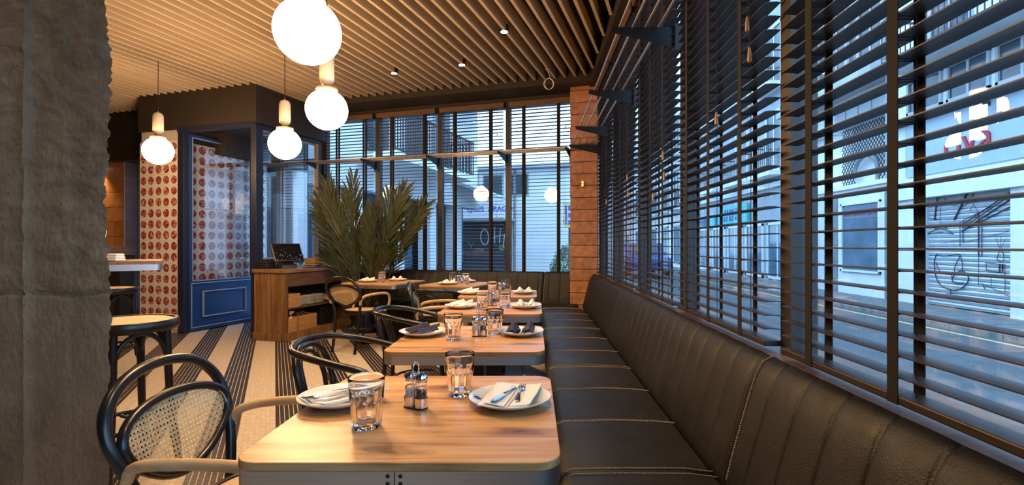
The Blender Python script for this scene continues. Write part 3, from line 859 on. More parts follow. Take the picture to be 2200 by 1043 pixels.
hk = thing('wall_hook', 'small brass hook plate on the plum tiles of the bar corner', 'hook', tuple(BP+XB*0.02+YB*0.55+Vector((0,0,1.95))), BA+R(90))
obj('plate', MB().box(-0.012,0.012,-0.008,0.003,-0.06,0.06), M['brass'], hk)
obj('wire_loop', MB().tube(crom([(0,-0.02,-0.03),(0.05,-0.03,-0.02),(0.10,-0.03,-0.05),(0.05,-0.03,-0.07),(0,-0.02,-0.05)],5),0.003,6), M['black_steel'], hk)
bc = thing('bar_counter', 'thick walnut bar counter in front of the ochre tiles', 'counter', tuple(BP+YB*(-0.34)), BA)
obj('worktop', MB().box(-2.4,0.30,-0.06,0.32,1.055,1.185), M['counter_top'], bc, bevel=0.006)
obj('front_panel', MB().box(-2.4,0.26,0.10,0.32,0,1.055), M['dark_paint'], bc)
cu = thing('cutlery_cup', 'glass cup of pens and cutlery standing on the bar counter', 'cup', tuple(BP+YB*(-0.30)+XB*(-0.02)+Vector((0,0,1.185))), BA)
obj('cup', MB().lathe([(0.045,0),(0.05,0.13),(0.045,0.13),(0.041,0.008)],16,closed=True), M['chrome'], cu, smooth=40)
for k,(dx,dz) in enumerate(((-0.07,0.27),(-0.03,0.25),(0.02,0.22),(0.07,0.26),(0.05,0.2))):
    obj('pen', MB().tube([(dx*0.2,0.01*k-0.02,0.02),(dx,0.01*k-0.02,dz)],0.007,6), M['silver'] if k%2 else M['black_steel'], cu)

# ------------------------------------------------------------------ round cane stools, high table
def make_stool(label, loc, rz, group):
    t = thing('bar_stool', label, 'stool', loc, rz, group)
    obj('seat', MB().lathe([(0.205,0.788),(0.205,0.806),(0.19,0.812),(0.10,0.809),(0.0001,0.808)],40), M['cane_seat'], t, smooth=40)
    obj('seat_ring', MB().lathe([(0.203,0.762),(0.222,0.762),(0.228,0.775),(0.228,0.805),(0.222,0.816),(0.206,0.816),(0.203,0.806)],48,closed=True), M['black_lacquer'], t, smooth=40)
    lg = []
    for k in range(4):
        a = R(90*k)
        c, s = math.cos(a), math.sin(a)
        p = [(0.175*c,0.175*s,0.765),(0.19*c,0.19*s,0.40),(0.235*c,0.235*s,0.0)]
        obj('leg', MB().tube(crom(p,6), 0.019, 10), M['black_lacquer'], t, smooth=60)
        lg.append((c,s))
    for k in range(4):
        a0, a1 = R(90*k), R(90*k+90)
        # bent arch between two legs, under the seat
        P = lambda a, r, z: Vector((r*math.cos(a), r*math.sin(a), z))
        A, B = P(a0,0.178,0.52), P(a1,0.178,0.52)
        A1, B1 = P(a0,0.176,0.60), P(a1,0.176,0.60)
        mid = (A+B)*0.5
        pts = [A, A1, A1.lerp(B1,0.16)+Vector((0,0,0.105)), (A1+B1)*0.5+Vector((0,0,0.150)), B1.lerp(A1,0.16)+Vector((0,0,0.105)), B1, B]
        pts = [Vector((p.x*1.0,p.y*1.0,p.z)) for p in pts]
        obj('bent_brace', MB().tube(crom(pts,6), 0.0125, 8), M['black_lacquer'], t, smooth=60)
    ring = [(0.205*math.cos(R(15*k)),0.205*math.sin(R(15*k)),0.27) for k in range(24)]
    obj('foot_ring', MB().tube(ring, 0.012, 8, closed=True), M['black_lacquer'], t, smooth=60)
    for k in range(4):
        a0 = R(90*k); P = lambda a, r, z: Vector((r*math.cos(a), r*math.sin(a), z))
        obj('lower_brace', MB().tube(crom([P(a0,0.20,0.16),P(a0+0.12,0.19,0.22),P(a0+0.5,0.19,0.265)],5), 0.010, 8), M['black_lacquer'], t, smooth=60)
    return t
gS = 'round bentwood bar stools'
st0 = make_stool('black bentwood stool with a cane seat, nearest the concrete pillar', (-2.145,2.66,0), R(20), gS)
clone(st0, (-3.93,4.66,0), R(35), 'black bentwood stool half hidden under the high table', gS)
clone(st0, (-4.90,5.45,0), R(10), 'black bentwood stool behind the high table, farthest from the pillar', gS)
clone(st0, (-4.5,5.0,0), R(-30), 'black bentwood stool between the other two at the high table', gS)
ht = thing('high_table', 'high wood topped bar table with a steel edge behind the pillar', 'table', (-3.543,3.789,0), R(35))
obj('tabletop', MB().prism(rrect(-0.65,0.60,-0.16,0.50,0.04),1.058,1.085), M['counter_top'], ht, smooth=30)
obj('steel_edge', MB().prism(rrect(-0.65,0.60,-0.16,0.50,0.04),1.010,1.058), M['steel'], ht, smooth=30)
obj('column', MB().box(-0.45,-0.37,0.1,0.18,0.02,1.01), M['black_steel'], ht)
obj('base_plate', MB().box(-0.65,-0.15,-0.1,0.4,0,0.02), M['black_steel'], ht)
for k in range(3):
    tag(obj('folded_napkin', MB().box(-0.09,0.09,-0.05,0.05,0,0.018), M['napkin'], loc=(-3.31-0.006*k,3.93,1.086+0.019*k), rz=R(4*k), bevel=0.007),
        ('bottom','middle','top')[k]+' folded white napkin of the stack on the high table', 'napkin', 'folded napkins on the high table')

# ------------------------------------------------------------------ till counter
C0 = Vector((-3.085, 6.27, 0))
def lc(x, y, z=0): return C0 + XB*x + YB*y + Vector((0,0,z))
ct = thing('till_counter', 'walnut till counter with three drawers and open shelves', 'counter', C0, BA)
CL, CD, CH = 1.28, 0.49, 0.905
obj('worktop', MB().box(-CD-0.015,0.02,-0.02,CL+0.02,CH-0.045,CH), M['counter_top'], ct, bevel=0.003)
n = 7
for k in range(n):   # boarded end
    x0 = -CD+CD*k/n; x1 = -CD+CD*(k+1)/n
    obj('end_board', MB().box(x0+0.0012,x1-0.0012,-0.002+random.uniform(-.001,.001),0.02,0.10,CH-0.045), M['counter'], ct)
obj('end_panel', MB().box(-CD,0,CL-0.02,CL,0.0,CH-0.045), M['drawer_wood'], ct)
obj('back_panel', MB().box(-CD,-CD+0.018,0.02,CL-0.02,0.0,CH-0.045), M['drawer_wood'], ct)
obj('corner_post', MB().box(-0.03,0.001,0.018,0.04,0.10,CH-0.045), M['drawer_wood'], ct)
obj('shelf', MB().box(-CD+0.018,-0.002,0.02,CL-0.02,0.395,0.415), M['drawer_wood'], ct)
obj('shelf', MB().box(-CD+0.018,-0.002,0.02,CL-0.02,0.085,0.105), M['counter'], ct)
obj('plinth', MB().box(-CD-0.012,0.014,-0.016,CL,0.0,0.10), M['counter'], ct, bevel=0.003)
obj('drawer_carcass', MB().box(-CD+0.018,-0.02,0.04,CL-0.02,0.675,CH-0.045), M['drawer_wood'], ct)
for k in range(3):
    y0 = 0.042+(CL-0.064)*k/3; y1 = 0.042+(CL-0.064)*(k+1)/3
    obj('drawer', MB().box(-0.02,0.002,y0+0.002,y1-0.002,0.685,CH-0.052), M['drawer_wood'], ct, bevel=0.002)
def open_box(name, label, c, sx, sy, h, group=None, rz=BA, mat='box_wood', th=0.010):
    t = thing(name, label, 'box', c, rz, group)
    obj('bottom', MB().box(-sx,sx,-sy,sy,0,th), M[mat], t)
    for (a,b,cc,d) in ((-sx,sx,-sy,-sy+th),(-sx,sx,sy-th,sy),(-sx,-sx+th,-sy+th,sy-th),(sx-th,sx,-sy+th,sy-th)):
        obj('side', MB().box(a,b,cc,d,th,h), M[mat], t, bevel=0.0015)
    return t
gW = 'wooden boxes of the till counter'
open_box('wooden_box', 'large wooden box on the counter top beside the palm', lc(-0.10,1.06,CH), 0.085, 0.17, 0.135, gW)
open_box('wooden_box', 'wooden box on the counter top behind the stack of menus', lc(-0.33,0.96,CH), 0.085, 0.15, 0.12, gW)
open_box('wooden_box', 'wooden box on the middle shelf at the boarded end', lc(-0.10,0.17,0.415), 0.085, 0.10, 0.17, gW)
open_box('wooden_box', 'narrow wooden box on the bottom shelf holding the spray bottle', lc(-0.10,0.13,0.105), 0.09, 0.075, 0.175, gW)
bb = open_box('wooden_box', 'wide wooden box on the bottom shelf full of brown boards', lc(-0.12,0.42,0.105), 0.10, 0.165, 0.185, gW)
for k in range(3):
    o = tag(obj('kraft_board', MB().box(-0.075,0.075,-0.12,0.12,0,0.008), M['kraft'], loc=lc(-0.12,0.37+0.045*k,0.262+0.012*k), rz=BA, bevel=0.001), ('lowest','middle','topmost')[k]+' brown board leaning in the wide wooden box', 'board', 'brown boards in the box')
    o.rotation_euler = (R(-24),0,BA)
ORD = ('lowest','second','third','fourth','fifth','sixth','seventh','eighth','topmost')
gP = 'white side plates stacked on the middle shelf'
spm = MB().lathe([(0.055,0.0),(0.072,0.004),(0.085,0.011),(0.083,0.0125),(0.068,0.007),(0.0001,0.006)],20).mesh('side_plate', M['plate'], 40)
for s, (yy, nn) in enumerate(((0.33,9),(0.505,9),(0.685,9))):
    for k in range(nn):
        o = obj('side_plate', spm, loc=lc(-0.10,yy,0.416+0.0135*k))
        tag(o, '%s white side plate of the %s stack on the middle shelf' % (ORD[k], ('first','second','third')[s]), 'plate', gP)
tag(obj('storage_case', MB().box(-0.06,0.06,-0.09,0.09,0,0.16).box(-0.064,0.064,-0.094,0.094,0.16,0.175), M['plastic'], loc=lc(-0.32,0.62,0.416), rz=BA, bevel=0.005), 'dark case at the back of the middle shelf behind the plates', 'case')
tag(obj('storage_case', MB().box(-0.10,0.10,-0.12,0.12,0,0.24).box(-0.104,0.104,-0.124,0.124,0.24,0.255), M['plastic'], loc=lc(-0.14,0.80,0.106), rz=BA, bevel=0.005), 'black case on the bottom shelf beside the wide wooden box', 'case')
tv = MB()
for k in range(4):
    tv.tube(crom([(-0.08,-0.07+0.02*k,0.02+0.016*k),(-0.02,-0.02+0.02*k,0.035+0.018*k),(0.05,0.02*k-0.02,0.02+0.02*k),(0.09,0.03*k-0.02,0.022+0.01*k)],5),0.02,8)
tag(obj('towel_bundle', tv, M['towel'], loc=lc(-0.10,0.90,0.416), rz=BA, smooth=80), 'pinkish folded cloth bundle at the end of the middle shelf', 'cloth')
sb = thing('spray_bottle', 'white spray bottle with a red collar in the narrow box', 'bottle', lc(-0.06,0.15,0.117), BA)
obj('body', MB().lathe([(0.03,0),(0.032,0.10),(0.028,0.15),(0.012,0.18)],16), M['paper'], sb, smooth=40)
obj('collar', MB().lathe([(0.014,0.178),(0.016,0.18),(0.016,0.205),(0.012,0.207)],16), M['red'], sb)
obj('trigger_head', MB().box(-0.016,0.016,-0.012,0.012,0.205,0.25).box(0.016,0.045,-0.008,0.008,0.228,0.245), M['paper'], sb, bevel=0.004)
# till
pr = thing('receipt_printer', 'small black receipt printer on the counter corner', 'printer', lc(-0.395,0.09,CH), BA)
obj('body', MB().box(-0.085,0.085,-0.075,0.075,0.0,0.105), M['plastic'], pr, bevel=0.012)
obj('lid', MB().box(-0.075,0.06,-0.07,0.07,0.105,0.122), M['plastic'], pr, bevel=0.006)
obj('slot', MB().box(-0.06,0.06,-0.0765,-0.074,0.05,0.062), M['black_void'], pr)
po = thing('till_terminal', 'tilted black touch screen till on a wedge stand', 'till', lc(-0.235,0.27,CH), R(-40))
obj('stand', MB().add([(-0.13,-0.10,0),(0.10,-0.10,0),(0.10,0.10,0),(-0.13,0.10,0),(-0.035,-0.035,0.185),(-0.005,-0.035,0.185),(-0.005,0.035,0.185),(-0.035,0.035,0.185)],[(0,3,2,1),(4,5,6,7),(0,1,5,4),(1,2,6,5),(2,3,7,6),(3,0,4,7)]), M['plastic'], po, bevel=0.006)
tilt = Matrix.Rotation(R(32),3,'Y')
def tb(x0,x1,y0,y1,z0,z1):
    mb = MB().box(x0,x1,y0,y1,z0,z1)
    mb.v = [tuple(tilt.transposed() @ Vector(v) + Vector((0.03,0,0.205))) for v in mb.v]
    return mb
obj('bezel', tb(-0.014,0.014,-0.185,0.185,-0.135,0.135), M['plastic'], po, bevel=0.004)
obj('bezel_rim', tb(-0.006,0.015,-0.1865,-0.1845,-0.134,0.134), M['frame_gold'], po)
scn = obj('screen', tb(0.0141,0.0160,-0.172,0.172,-0.122,0.122), M['screen'], po)
dots = MB()
for k in range(26):
    yy = random.uniform(-0.16,0.16); zz = -0.115+0.15*random.random()**1.8
    a = tb(0.0160,0.0163,yy-0.0025,yy+0.0025,zz-0.0025,zz+0.0025); dots.add(a.v, a.f)
obj('screen_dots', dots, emit('till_screen_glow',(0.6,0.85,1.0),1.2), scn)
for k in range(5):
    o = tag(obj('menu', MB().box(-0.10,0.10,-0.14,0.14,0,0.006), M['paper'] if k%2 else M['napkin_navy'], loc=lc(-0.12+0.006*k,0.66+0.012*(k%3),CH+0.002+0.010*k), rz=BA+R(5*k-10), bevel=0.001),
        ('bottom','second','third','fourth','top')[k]+' menu of the pile on the till counter', 'menu', 'menus piled on the till counter')
    o.rotation_euler = (R(random.uniform(-1.5,1.5)), R(random.uniform(-1.5,1.5)), BA+R(5*k-10))

# ------------------------------------------------------------------ palm
pl = thing('potted_palm', 'tall areca palm in a dark pot beside the back bench', 'plant', (-2.31,7.02,0), 0)
obj('pot', MB().lathe([(0.13,0),(0.16,0.02),(0.175,0.26),(0.18,0.29),(0.165,0.29),(0.16,0.265),(0.0001,0.262)],28), M['pot'], pl, smooth=40)
obj('soil', MB().lathe([(0.158,0.266),(0.0001,0.272)],20), M['soil'], pl)
def frond(tip, bend, nl, ll, base=(0,0,0.27), start=0.36, wid=0.0125):
    b = Vector(base); tp = Vector(tip)
    ctrl = b.lerp(tp,0.5) + Vector(bend)
    cv = lambda t: b*(1-t)**2 + ctrl*2*t*(1-t) + tp*t*t
    pts = [cv(i/22) for i in range(23)]
    mb = MB().tube(pts, [0.011*(1-0.85*i/22)+0.001 for i in range(23)], 6)
    lf = MB()
    for k in range(nl):
        t = start+(1-start)*(k/(nl-1))
        p = cv(t); d = (cv(min(t+0.02,1.0))-cv(t-0.02)).normalized()
        side = d.cross(Vector((0.15,-1.0,0.2))).normalized()
        u = (t-start)/(1-start)
        L = 0.86*ll*(0.55+0.75*math.sin(math.pi*min(u*0.85+0.12,1)))*random.uniform(0.85,1.1)
        for sgn in (-1,1):
            ang = R(random.uniform(15,30)*(1-0.35*u))
            dirn = (d*math.cos(ang)+side*sgn*math.sin(ang)+Vector((0,random.uniform(-.22,.12),0))).normalized()
            q = p
            w = wid*random.uniform(0.8,1.15)
            nrm = dirn.cross(side).normalized()
            wv = dirn.cross(nrm).normalized()
            P1 = p + dirn*L*0.35
            P2 = p + dirn*L*0.72 + Vector((0,0,-0.03*L))
            P3 = p + dirn*L + Vector((0,0,-0.12*L))
            lift = nrm*0.004
            vs = [p, P1-wv*w, P1+lift, P1+wv*w, P2-wv*w*0.8, P2+lift, P2+wv*w*0.8, P3]
            lf.add(vs, [(0,2,1),(0,3,2),(1,2,5,4),(2,3,6,5),(4,5,7),(5,6,7)])
    r = obj('frond', mb, M['palm_stem'], pl, smooth=60)
    obj('leaflets', lf, M['palm'], r)
FR = [((-0.62,-0.05,1.82),(-0.22,0.0,0.30),26,0.42),((-0.50,-0.10,2.02),(-0.14,0,0.25),26,0.44),((-0.22,0.05,2.12),(-0.12,0,0.2),24,0.42),
      ((0.30,0.02,1.88),(0.10,-0.05,0.2),24,0.42),((0.82,-0.22,1.72),(0.10,-0.15,0.28),28,0.44),((0.60,-0.35,1.92),(0.05,-0.1,0.25),26,0.42),
      ((-0.54,-0.30,1.55),(-0.22,0,0.25),24,0.36),((-0.42,-0.35,1.05),(-0.12,0,0.25),20,0.30),((0.36,-0.40,1.12),(0.12,0,0.2),18,0.30),
      ((0.16,-0.35,1.66),(0.0,-0.1,0.2),26,0.38),((0.42,-0.12,1.60),(0.0,-0.05,0.2),24,0.40),((-0.30,-0.30,1.62),(-0.10,-0.1,0.2),24,0.38),((0.10,-0.25,1.25),(0.05,-0.08,0.15),22,0.34),((-0.12,-0.28,1.28),(-0.06,-0.08,0.15),22,0.34),((-0.46,-0.2,1.82),(-0.12,-0.05,0.25),26,0.42),((0.52,-0.15,1.78),(0.08,-0.05,0.2),26,0.42),((0.02,-0.1,1.50),(0.0,-0.05,0.1),22,0.36),((-0.20,-0.2,1.85),(-0.08,-0.05,0.2),24,0.40),((0.66,-0.05,1.50),(0.12,-0.05,0.2),24,0.36)]
for i,(tip,bend,nl,ll) in enumerate(FR):
    frond(tip, bend, nl, ll, base=(0.05*math.cos(i*2.1),0.05*math.sin(i*2.1),0.27))

# ------------------------------------------------------------------ pendant lamps and downlights
def pendant(label, x, y, z, src=None):
    if src: return clone(src, (x,y,z), random.uniform(0,3), label)
    t = thing('pendant_lamp', label, 'lamp', (x,y,z), 0, 'glowing globe pendants on ceramic capsules')
    obj('globe', MB().sphere((0,0,0),0.15,40,24), M['globe'], t, smooth=180)
    obj('collar', MB().lathe([(0.060,0.142),(0.078,0.146),(0.078,0.160),(0.055,0.166),(0.030,0.172),(0.026,0.184),(0.0001,0.184)],28), M['frame_gold'], t, smooth=40)
    obj('capsule', MB().lathe([(0.0001,0.184),(0.030,0.188),(0.046,0.203),(0.053,0.228),(0.053,0.385),(0.046,0.412),(0.030,0.428),(0.0001,0.433)],28), M['ceramic'], t, smooth=60)
    obj('hook_ring', MB().tube([(0.008*math.cos(R(30*k)),0,0.441+0.011*math.sin(R(30*k))) for k in range(12)],0.003,6,closed=True), M['brass'], t)
    obj('flex', MB().tube(crom([(0,0,0.45),(0.006,0.0,0.7),(-0.004,0,0.9),(0,0,CEIL-z-0.0)],6),0.0035,6), M['cord'], t)
    obj('ceiling_rose', MB().box(-0.12,0.12,-0.02,0.02,CEIL-z-0.012,CEIL-z), M['black_steel'], t)
    return t
g1 = pendant('largest looking globe pendant, nearest, cut by the top of the picture', -1.06, 2.365, 2.215)
pendant('globe pendant directly below the nearest one, in front of the palm window', -1.546, 3.77, 2.225, g1)
pendant('globe pendant hanging in front of the booth side glass', -2.443, 4.95, 2.205, g1)
pendant('globe pendant in front of the red roundel tile wall', -4.22, 5.66, 2.27, g1)
def downlight(x, y, label, w):
    t = thing('downlight', label, 'lamp', (x,y,CEIL), 0, 'recessed ceiling spotlights')
    obj('bezel', MB().lathe([(0.03,0.0),(0.045,-0.002),(0.045,0.06),(0.03,0.06)],20,closed=True), M['black_steel'], t, smooth=40)
    obj('lens', MB().lathe([(0.034,-0.003),(0.0001,-0.0035)],16), M['downlight'], t)
    l = bpy.data.lights.new('spot','SPOT'); l.energy = w; l.color = SPOT_COL; l.spot_size = R(100); l.spot_blend = 0.8; l.shadow_soft_size = 0.04
    lo = bpy.data.objects.new('spot_light', l); COL.objects.link(lo); lo.parent = t; lo.location = (0,0,-0.01)
    return t
downlight(-0.28,4.90,'ceiling spotlight nearest the street windows', SPOT_W)
downlight(-0.82,5.80,'middle ceiling spotlight of the row over the back tables', SPOT_W)
downlight(-1.68,6.08,'ceiling spotlight nearest the entrance booth', SPOT_W)
for (x,y,n) in ((-0.15,1.30,'over the nearest table'),(-0.45,2.45,'over the second table'),(-0.35,3.7,'over the third table'),(-2.3,1.2,'beside the concrete pillar'),(-3.4,3.4,'over the high table'),(-2.4,3.6,'over the open striped floor')):
    downlight(x,y,'ceiling spotlight above the picture, '+n, SPOT_W*(0.8 if y < 2 else 1) if x > -2 else 0.45*SPOT_W)
pb = BP+XB*(-0.55)+YB*(-0.05)
bd = downlight(pb.x, pb.y, 'small spotlight under the dark bulkhead at the ochre tiled bar', 120.0)
bd.location.z = 2.50
cc = thing('cable_coil', 'coil of spare white cable hanging from the ceiling slats', 'cable', (0.19,5.98,3.13), 0)
obj('loop', MB().tube([(0.055*math.cos(R(12*k))*(1+0.12*math.sin(R(5*k))),0.006*math.sin(R(7*k)),0.065*math.sin(R(12*k))) for k in range(75)],0.0035,6), M['napkin'], cc, smooth=60)
obj('drop', MB().tube(crom([(0.02,0,0.06),(0.0,0,0.12),(-0.035,0,0.19),(-0.03,0,0.30)],5),0.0035,6), M['napkin'], cc, smooth=60)
obj('connector', MB().box(-0.04,-0.02,-0.01,0.01,0.17,0.21), M['paper'], cc)
# ------------------------------------------------------------------ dining tables
TH = 0.75
def make_table(label, loc, rz, w, d, group):
    t = thing('dining_table', label, 'table', loc, rz, group)
    obj('tabletop', MB().prism(rrect(-w/2,w/2,-d/2,d/2,0.055),TH-0.019,TH), M['tabletop'], t, smooth=30, bevel=0.002)
    obj('steel_edge', MB().prism(rrect(-w/2+0.001,w/2-0.001,-d/2+0.001,d/2-0.001,0.055),TH-0.058,TH-0.0192), M['steel'], t, smooth=30)
    obj('joint_line', MB().box(-0.0008,0.0008,-d/2+0.0,-d/2+0.003,TH-0.058,TH-0.0195), M['black_void'], t)
    for x in (-0.0145,0.0125):
        for z in (TH-0.029,TH-0.045):
            mb = MB().lathe([(0.0045,0),(0.0035,0.0012),(0.0001,0.0013)],10)
            mb.v = [(v[0]+x, -d/2+0.0005-v[2], v[1]+z) for v in mb.v]; mb.f = [tuple(reversed(q)) for q in mb.f]
            obj('screw', mb, M['black_steel'], t)
    obj('column', MB().box(-0.052,0.052,-0.052,0.052,0.012,TH-0.075), M['black_steel'], t, bevel=0.004)
    obj('top_plate', MB().box(-0.2,0.2,-0.2,0.2,TH-0.075,TH-0.058), M['black_steel'], t)
    obj('base_plate', MB().box(-0.22,0.22,-0.22,0.22,0,0.012), M['black_steel'], t, bevel=0.003)
    return t
gT = 'square wood topped dining tables with a steel edge'
RT = R(-18)
T = {}
T[1] = make_table('nearest wood topped dining table with white napkins', (-0.2925,1.414,0), 0, 0.707, 0.706, gT)
T[2] = clone(T[1], (-0.300,2.515,0), 0, 'second dining table along the bench, with navy napkins')
T[3] = clone(T[1], (-0.290,3.700,0), 0, 'third dining table along the bench')
T[4] = clone(T[1], (-0.318,4.790,0), 0, 'fourth dining table along the bench, farthest of the straight row')
T[5] = clone(T[1], (-0.885,6.00,0), RT, 'turned dining table at the back bench corner')
T[6] = make_table('turned dining table between the palm and the till counter', (-1.87,6.33,0), RT, 0.77, 0.74, gT)

# ------------------------------------------------------------------ chairs
def cane_panel(hw, hh, place, pitch=0.0145):
    # woven strips clipped to an egg shaped outline, in panel coordinates (s, t)
    def inside(s, t):
        a = t/hh
        if abs(a) >= 1: return False
        w = hw*math.sqrt(1-a*a)*(0.88+0.24*a)
        return abs(s) < w
    mb = MB()
    def strip(p, d, w, off):
        n = 90; pts = []
        for i in range(-n, n+1):
            s = p[0]+d[0]*i*0.42/n; t = p[1]+d[1]*i*0.42/n
            if inside(s, t): pts.append((s,t))
        if len(pts) < 2: return
        nx, ny = -d[1]*w/2, d[0]*w/2
        m = max(2, int(len(pts)/14)); idx = [round(i*(len(pts)-1)/m) for i in range(m+1)]
        vs = []
        for i in idx:
            s, t = pts[i]
            vs += [place(s+nx, t+ny, off), place(s-nx, t-ny, off)]
        mb.add(vs, [(2*i,2*i+1,2*i+3,2*i+2) for i in range(len(idx)-1)])
    k = -20
    for k in range(-18,19):
        q = k*pitch
        for e in (-0.0019,0.0019):
            strip((q+e,0),(0,1),0.0021,0.0)
            strip((0,q+e),(1,0),0.0021,0.0007)
    r2 = math.sqrt(0.5)
    for k in range(-44,45):
        q = k*pitch*r2
        strip((q*r2+pitch/4,q*r2+pitch/4),(r2,-r2),0.0019,0.0013)
        strip((q*r2+pitch/4,-q*r2+pitch/4),(r2,r2),0.0019,0.0018)
    return mb
SX = 0.05
def legs_seat(t, seatmat='cane_seat'):
    ell = lambda r0, r1: None
    obj('seat', MB().lathe([(0.190,0.440),(0.190,0.458),(0.175,0.461),(0.09,0.457),(0.0001,0.455)],36,(SX,0,0)), M[seatmat], t, smooth=40)
    obj('seat_ring', MB().lathe([(0.188,0.418),(0.208,0.418),(0.214,0.43),(0.214,0.452),(0.206,0.463),(0.190,0.463),(0.188,0.455)],44,(SX,0,0),closed=True), M['black_lacquer'], t, smooth=40)
    for s in (-1,1):
        obj('leg', MB().tube(crom([(0.150+SX,0.135*s,0.425),(0.168+SX,0.150*s,0.22),(0.200+SX,0.168*s,0.0)],6),[0.0165]*7+[0.0165-0.0008*i for i in range(6)],10), M['black_lacquer'], t, smooth=60)
    ring = [(0.5*SX+0.168*math.cos(R(15*k)),0.168*math.sin(R(15*k)),0.255) for k in range(24)]
    obj('stretcher_ring', MB().tube(ring,0.0095,8,closed=True), M['black_lacquer'], t, smooth=60)
gA = 'black bentwood armchairs with cane backs and pale arms'
def make_chair_a(label, loc, rz):
    t = thing('dining_chair', label, 'chair', loc, rz, gA)
    legs_seat(t)
    side = [(-0.245,0.165,0.0),(-0.205,0.168,0.22),(-0.188,0.182,0.45),(-0.215,0.222,0.60),(-0.250,0.242,0.70),(-0.275,0.215,0.775),(-0.292,0.135,0.832)]
    loop = side + [(-0.300,0.0,0.853)] + [(x,-y,z) for x,y,z in reversed(side)]
    obj('back_hoop', MB().tube(crom(loop,6), 0.0165, 12), M['black_lacquer'], t, smooth=60)
    # back plane: leans backwards
    a = R(14.5)
    up = Vector((-math.sin(a),0,math.cos(a))); nrm = Vector((math.cos(a),0,math.sin(a)))
    c0 = Vector((-0.212,0,0.650))
    hw, hh = 0.243, 0.119
    def place(s, tt, off=0.0):
        bow = -0.020*(1-(s/0.25)**2) if abs(s) < 0.25 else 0
        return c0 + Vector((0,1,0))*s + up*tt + nrm*(off-0.004+bow)
    rim = []
    for k in range(48):
        th = 2*math.pi*k/48
        aa = math.sin(th)
        rim.append(place(hw*math.cos(th)*(0.88+0.24*aa), hh*aa, 0.002))
    obj('back_rim', MB().tube(rim, 0.0135, 10, closed=True), M['black_lacquer'], t, smooth=60)
    obj('cane_back', cane_panel(hw-0.004, hh-0.004, place), M['cane'], t, kind='stuff')
    rim2 = [place(hw*0.955*math.cos(2*math.pi*k/48)*(0.88+0.24*math.sin(2*math.pi*k/48)), hh*0.94*math.sin(2*math.pi*k/48), 0.006) for k in range(48)]
    obj('cane_binding', MB().tube(rim2, 0.0035, 6, closed=True), M['cane'], t, smooth=60)
    for s in (-1,1):
        p = [(-0.208,0.212*s,0.545),(-0.213,0.224*s,0.590),(-0.185,0.238*s,0.632),(-0.10,0.256*s,0.650),(0.06,0.272*s,0.655),(0.165,0.276*s,0.640),(0.205,0.272*s,0.585),(0.198,0.262*s,0.50),(0.150,0.242*s,0.445),(0.07,0.222*s,0.425)]
        obj('armrest', MB().tube(crom(p,7), 0.0155, 12), M['beech'], t, smooth=60)
    return t
gBk = 'all black bentwood armchairs with a round hoop'
def make_chair_b(label, loc, rz):
    t = thing('dining_chair', label, 'chair', loc, rz, gBk)
    legs_seat(t)
    hs = [(0.165,0.222,0.435),(0.205,0.245,0.50),(0.200,0.262,0.59),(0.120,0.272,0.655),(0.0,0.276,0.690),(-0.13,0.258,0.718),(-0.235,0.190,0.735)]
    loop = hs + [(-0.285,0.0,0.742)] + [(x,-y,z) for x,y,z in reversed(hs)]
    obj('arm_hoop', MB().tube(crom(loop,7), 0.0165, 12), M['black_lacquer'], t, smooth=60)
    bs = [(-0.235,0.150,0.0),(-0.200,0.150,0.22),(-0.185,0.160,0.45),(-0.205,0.172,0.56),(-0.235,0.155,0.66)]
    bl = bs + [(-0.258,0.085,0.713),(-0.265,0.0,0.722),(-0.258,-0.085,0.713)] + [(x,-y,z) for x,y,z in reversed(bs)]
    obj('back_bow', MB().tube(crom(bl,6), 0.0155, 12), M['black_lacquer'], t, smooth=60)
    il = [(-0.195,0.10,0.45),(-0.215,0.11,0.56),(-0.245,0.085,0.66),(-0.258,0.0,0.695)]
    il = il + [(x,-y,z) for x,y,z in reversed(il[:-1])]
    obj('inner_bow', MB().tube(crom(il,6), 0.011, 10), M['black_lacquer'], t, smooth=60)
    return t
ca = make_chair_a('cane backed bentwood armchair at the nearest table', (-0.845,1.535,0), R(0))
clone(ca, (-0.86,4.74,0), R(10), 'cane backed bentwood armchair at the fourth table along the bench')
clone(ca, (-2.02,5.84,0), R(66), 'cane backed bentwood armchair in front of the till counter')
cb = make_chair_b('all black bentwood hoop armchair at the second table with navy napkins', (-0.845,2.44,0), R(0))
clone(cb, (-0.86,3.68,0), R(4), 'all black bentwood hoop armchair at the third table along the bench')
clone(cb, (-1.03,5.43,0), R(70), 'all black bentwood hoop armchair at the turned corner table')

